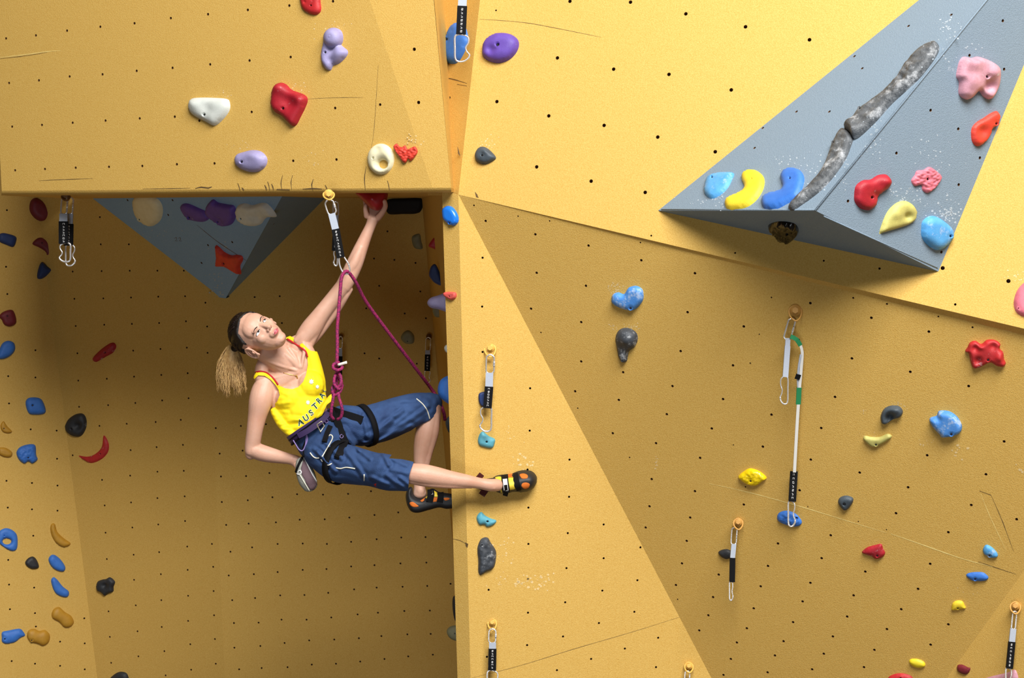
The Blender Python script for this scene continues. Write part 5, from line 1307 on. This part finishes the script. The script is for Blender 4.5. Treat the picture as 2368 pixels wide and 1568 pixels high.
# --- climbing shoes
fs = relief('climbing_shoe', [(1140,1120),(1138,1108),(1146,1101),(1158,1098),(1180,1096),(1200,1089),(1218,1087),(1232,1091),(1241,1102),(1241,1114),(1235,1126),(1222,1135),(1205,1138),(1188,1137),(1168,1141),(1152,1139),(1143,1132)], D, 44, [M_RUB], parent=person, edge=22, toward=0.9, step=2.4)
FB = bvh_of(fs)
def sh(name, poly, m, off=.0012, sm=True): return decal(name, poly, FB, off, m, fs, 2.2, sm)
sh('toe_patch', [(1202,1097),(1211,1095),(1220,1099),(1219,1106),(1208,1107),(1203,1102)], M_SUEDE); sh('toe_patch', [(1208,1118),(1217,1116),(1225,1120),(1222,1128),(1213,1131),(1206,1125)], M_SUEDE)
sh('instep_panel', [(1174,1105),(1187,1104),(1189,1117),(1192,1131),(1178,1134),(1175,1118)], M_YSH, sm=False); sh('instep_edge', [(1174,1097),(1185,1095),(1186,1103),(1174,1105)], M_SUEDE, sm=False)
sh('cuff_panel', [(1145,1104),(1156,1102),(1161,1106),(1161,1120),(1152,1118),(1147,1112)], M_YSH); sh('cuff_panel', [(1156,1132),(1161,1128),(1162,1140),(1157,1139)], M_YSH, sm=False)
FB2 = FB
def fstrap(pts, wpx, name='strap', m=M_BLACKWEB, off=.004):
    ww = [hit(FB2, a[0], a[1], off) for a in catmull(pts, False, 3)]; ww = [a for a in ww if a is not None]
    v, f = sweep(ww, wpx * 6.8 / F * .7071, 4, flat=.25, square=True); return mk(name, v, f, m, None, False, fs)
s_ = fstrap([(1167,1099),(1168,1112),(1170,1126),(1171,1138)], 11); fstrap([(1192,1095),(1195,1112),(1200,1134)], 8)
v, f = sweep([P(1171,1136,6.71), P(1168,1146,6.73)], 8 * 6.7 / F * .7071, 4, flat=.25, square=True); mk('strap_end', v, f, M_BLACKWEB, None, False, fs)
bz = hit(FB2, 1168, 1118, .010)
d0 = (bz - CAM).dot(FW) - .004
g = Geo(); v, f = sweep([P(*a, d0) for a in [(1163,1108),(1172,1107),(1175,1134),(1166,1135)]], .0013, 6, closed=True); g.add(v, f)
g.add([P(*a, d0) for a in [(1163,1108),(1172,1107),(1173,1121),(1164,1122)]], [(0, 3, 2, 1)])
g.mk('strap_buckle', M_WHITE, fs, smooth=False)
# heel of the outstretched shoe with its pull tabs, behind the ankle
v, f = limb([(1112,1121,6.775,12,.6),(1124,1122,6.775,15,.6),(1142,1120,6.78,15,.6)]); mk('heel', v, f, M_RUB, None, True, fs)
M_TAB = mat('dark_red_tab', (70, 14, 16), 0.7)
for pts in [[(1114,1106,6.76),(1105,1099,6.75)], [(1122,1133,6.76),(1114,1145,6.75)]]:
    v, f = strap(pts, 11, 3); mk('pull_tab', v, f, M_TAB, None, False, fs)
# second shoe, side on, toe behind the corner
ls = relief('climbing_shoe', [(938,1148),(941,1134),(948,1126),(954,1129),(956,1143),(964,1151),(975,1153),(986,1147),(992,1133),(1002,1130),(1014,1137),(1030,1140),(1050,1143),(1072,1150),(1078,1162),(1062,1172),(1035,1177),(1015,1174),(990,1180),(966,1186),(950,1182),(941,1167)], 7.10, 19, [M_RUB], parent=person, edge=14, double=1.0, step=2.4)
LB = bvh_of(ls)
def sl(name, poly, m, off=.0012, sm=True): return decal(name, poly, LB, off, m, ls, 2.2, sm)
sl('heel_patch', [(947,1163),(955,1161),(964,1167),(968,1171),(960,1173),(950,1170)], M_SUEDE); sl('side_patch', [(971,1158),(984,1150),(981,1157),(976,1161)], M_SUEDE, sm=False)
sl('cuff_panel', [(982,1151),(988,1141),(991,1134),(990,1146),(986,1153)], M_YSH, sm=False); sl('instep_panel', [(1003,1134),(1011,1139),(1013,1149),(1004,1149)], M_YSH, sm=False); sl('side_patch', [(1003,1150),(1012,1150),(1010,1160),(1001,1161)], M_SUEDE, sm=False); sl('side_patch', [(1026,1152),(1036,1151),(1040,1154),(1030,1158)], M_SUEDE)
def lstrap(pts, w_):
    ww = [hit(LB, a[0], a[1], .003) for a in catmull(pts, False, 3)]; ww = [a for a in ww if a is not None]
    v, f = sweep(ww, w_ * 7.0 / F * .7071, 4, flat=.25, square=True); mk('strap', v, f, M_BLACKWEB, None, False, ls)
lstrap([(996,1133),(996,1147),(993,1160)], 11); lstrap([(1019,1140),(1019,1150),(1017,1162)], 10)
q = [hit(LB, *a, .006) for a in [(994,1136),(1000,1136),(1001,1143),(995,1143)]]; v, f = sweep([a for a in q if a], .0010, 6, closed=True); mk('strap_buckle', v, f, M_WHITE, None, True, ls)

# --- chalk bag
cb = empty('chalk_bag', P(708, 1080, 6.88), 'grey and mauve chalk bag hanging from her harness, her hand in it', 'chalk bag')
v, f = limb([(699,1068,6.905,15,.9),(701,1078,6.90,18,.9),(706,1095,6.895,21,.85),(712,1112,6.89,21,.8),(717,1123,6.89,18,.7)], n=28)
bag = mk('bag', v, f, M_BAG, None, True, cb); BB = bvh_of(bag)
decal('side_panel', [(700,1068),(704,1060),(712,1080),(724,1102),(736,1118),(734,1128),(724,1134),(717,1137),(708,1118),(698,1098),(696,1082)], BB, .002, M_BAGP, bag, 3)
for nm, pts, w_, m in [('binding', [(699,1058),(692,1072),(687,1084),(684,1094)], 3.2, M_BLACKWEB), ('binding', [(703,1058),(712,1076),(722,1096),(734,1116)], 1.6, M_WHITE), ('binding', [(692,1096),(704,1116),(716,1136)], 1.2, M_PIPE)]:
    dline(nm, pts, w_, BB, .002, m, bag)
g = Geo()
dline('x', [(688,1094),(691,1088),(696,1088),(697,1094),(692,1098),(686,1095)], 1.4, BB, .003, M_WHITE, bag, geo=g); g.mk('emblem', M_WHITE, bag)
v, f = tube([(701,1056,6.86),(704,1045,6.86),(702,1036,6.87),(708,1020,6.86)], 3.2, 8); mk('hanging_strap', v, f, M_BLACKWEB, None, True, cb)
v, f = tube([(709,1001,6.85),(711,1015,6.85),(708,1028,6.85),(703,1042,6.86),(700,1054,6.87)], 1.3, 6); mk('cord', v, f, mat('lilac_plastic', (140, 120, 180), 0.5), None, True, cb)
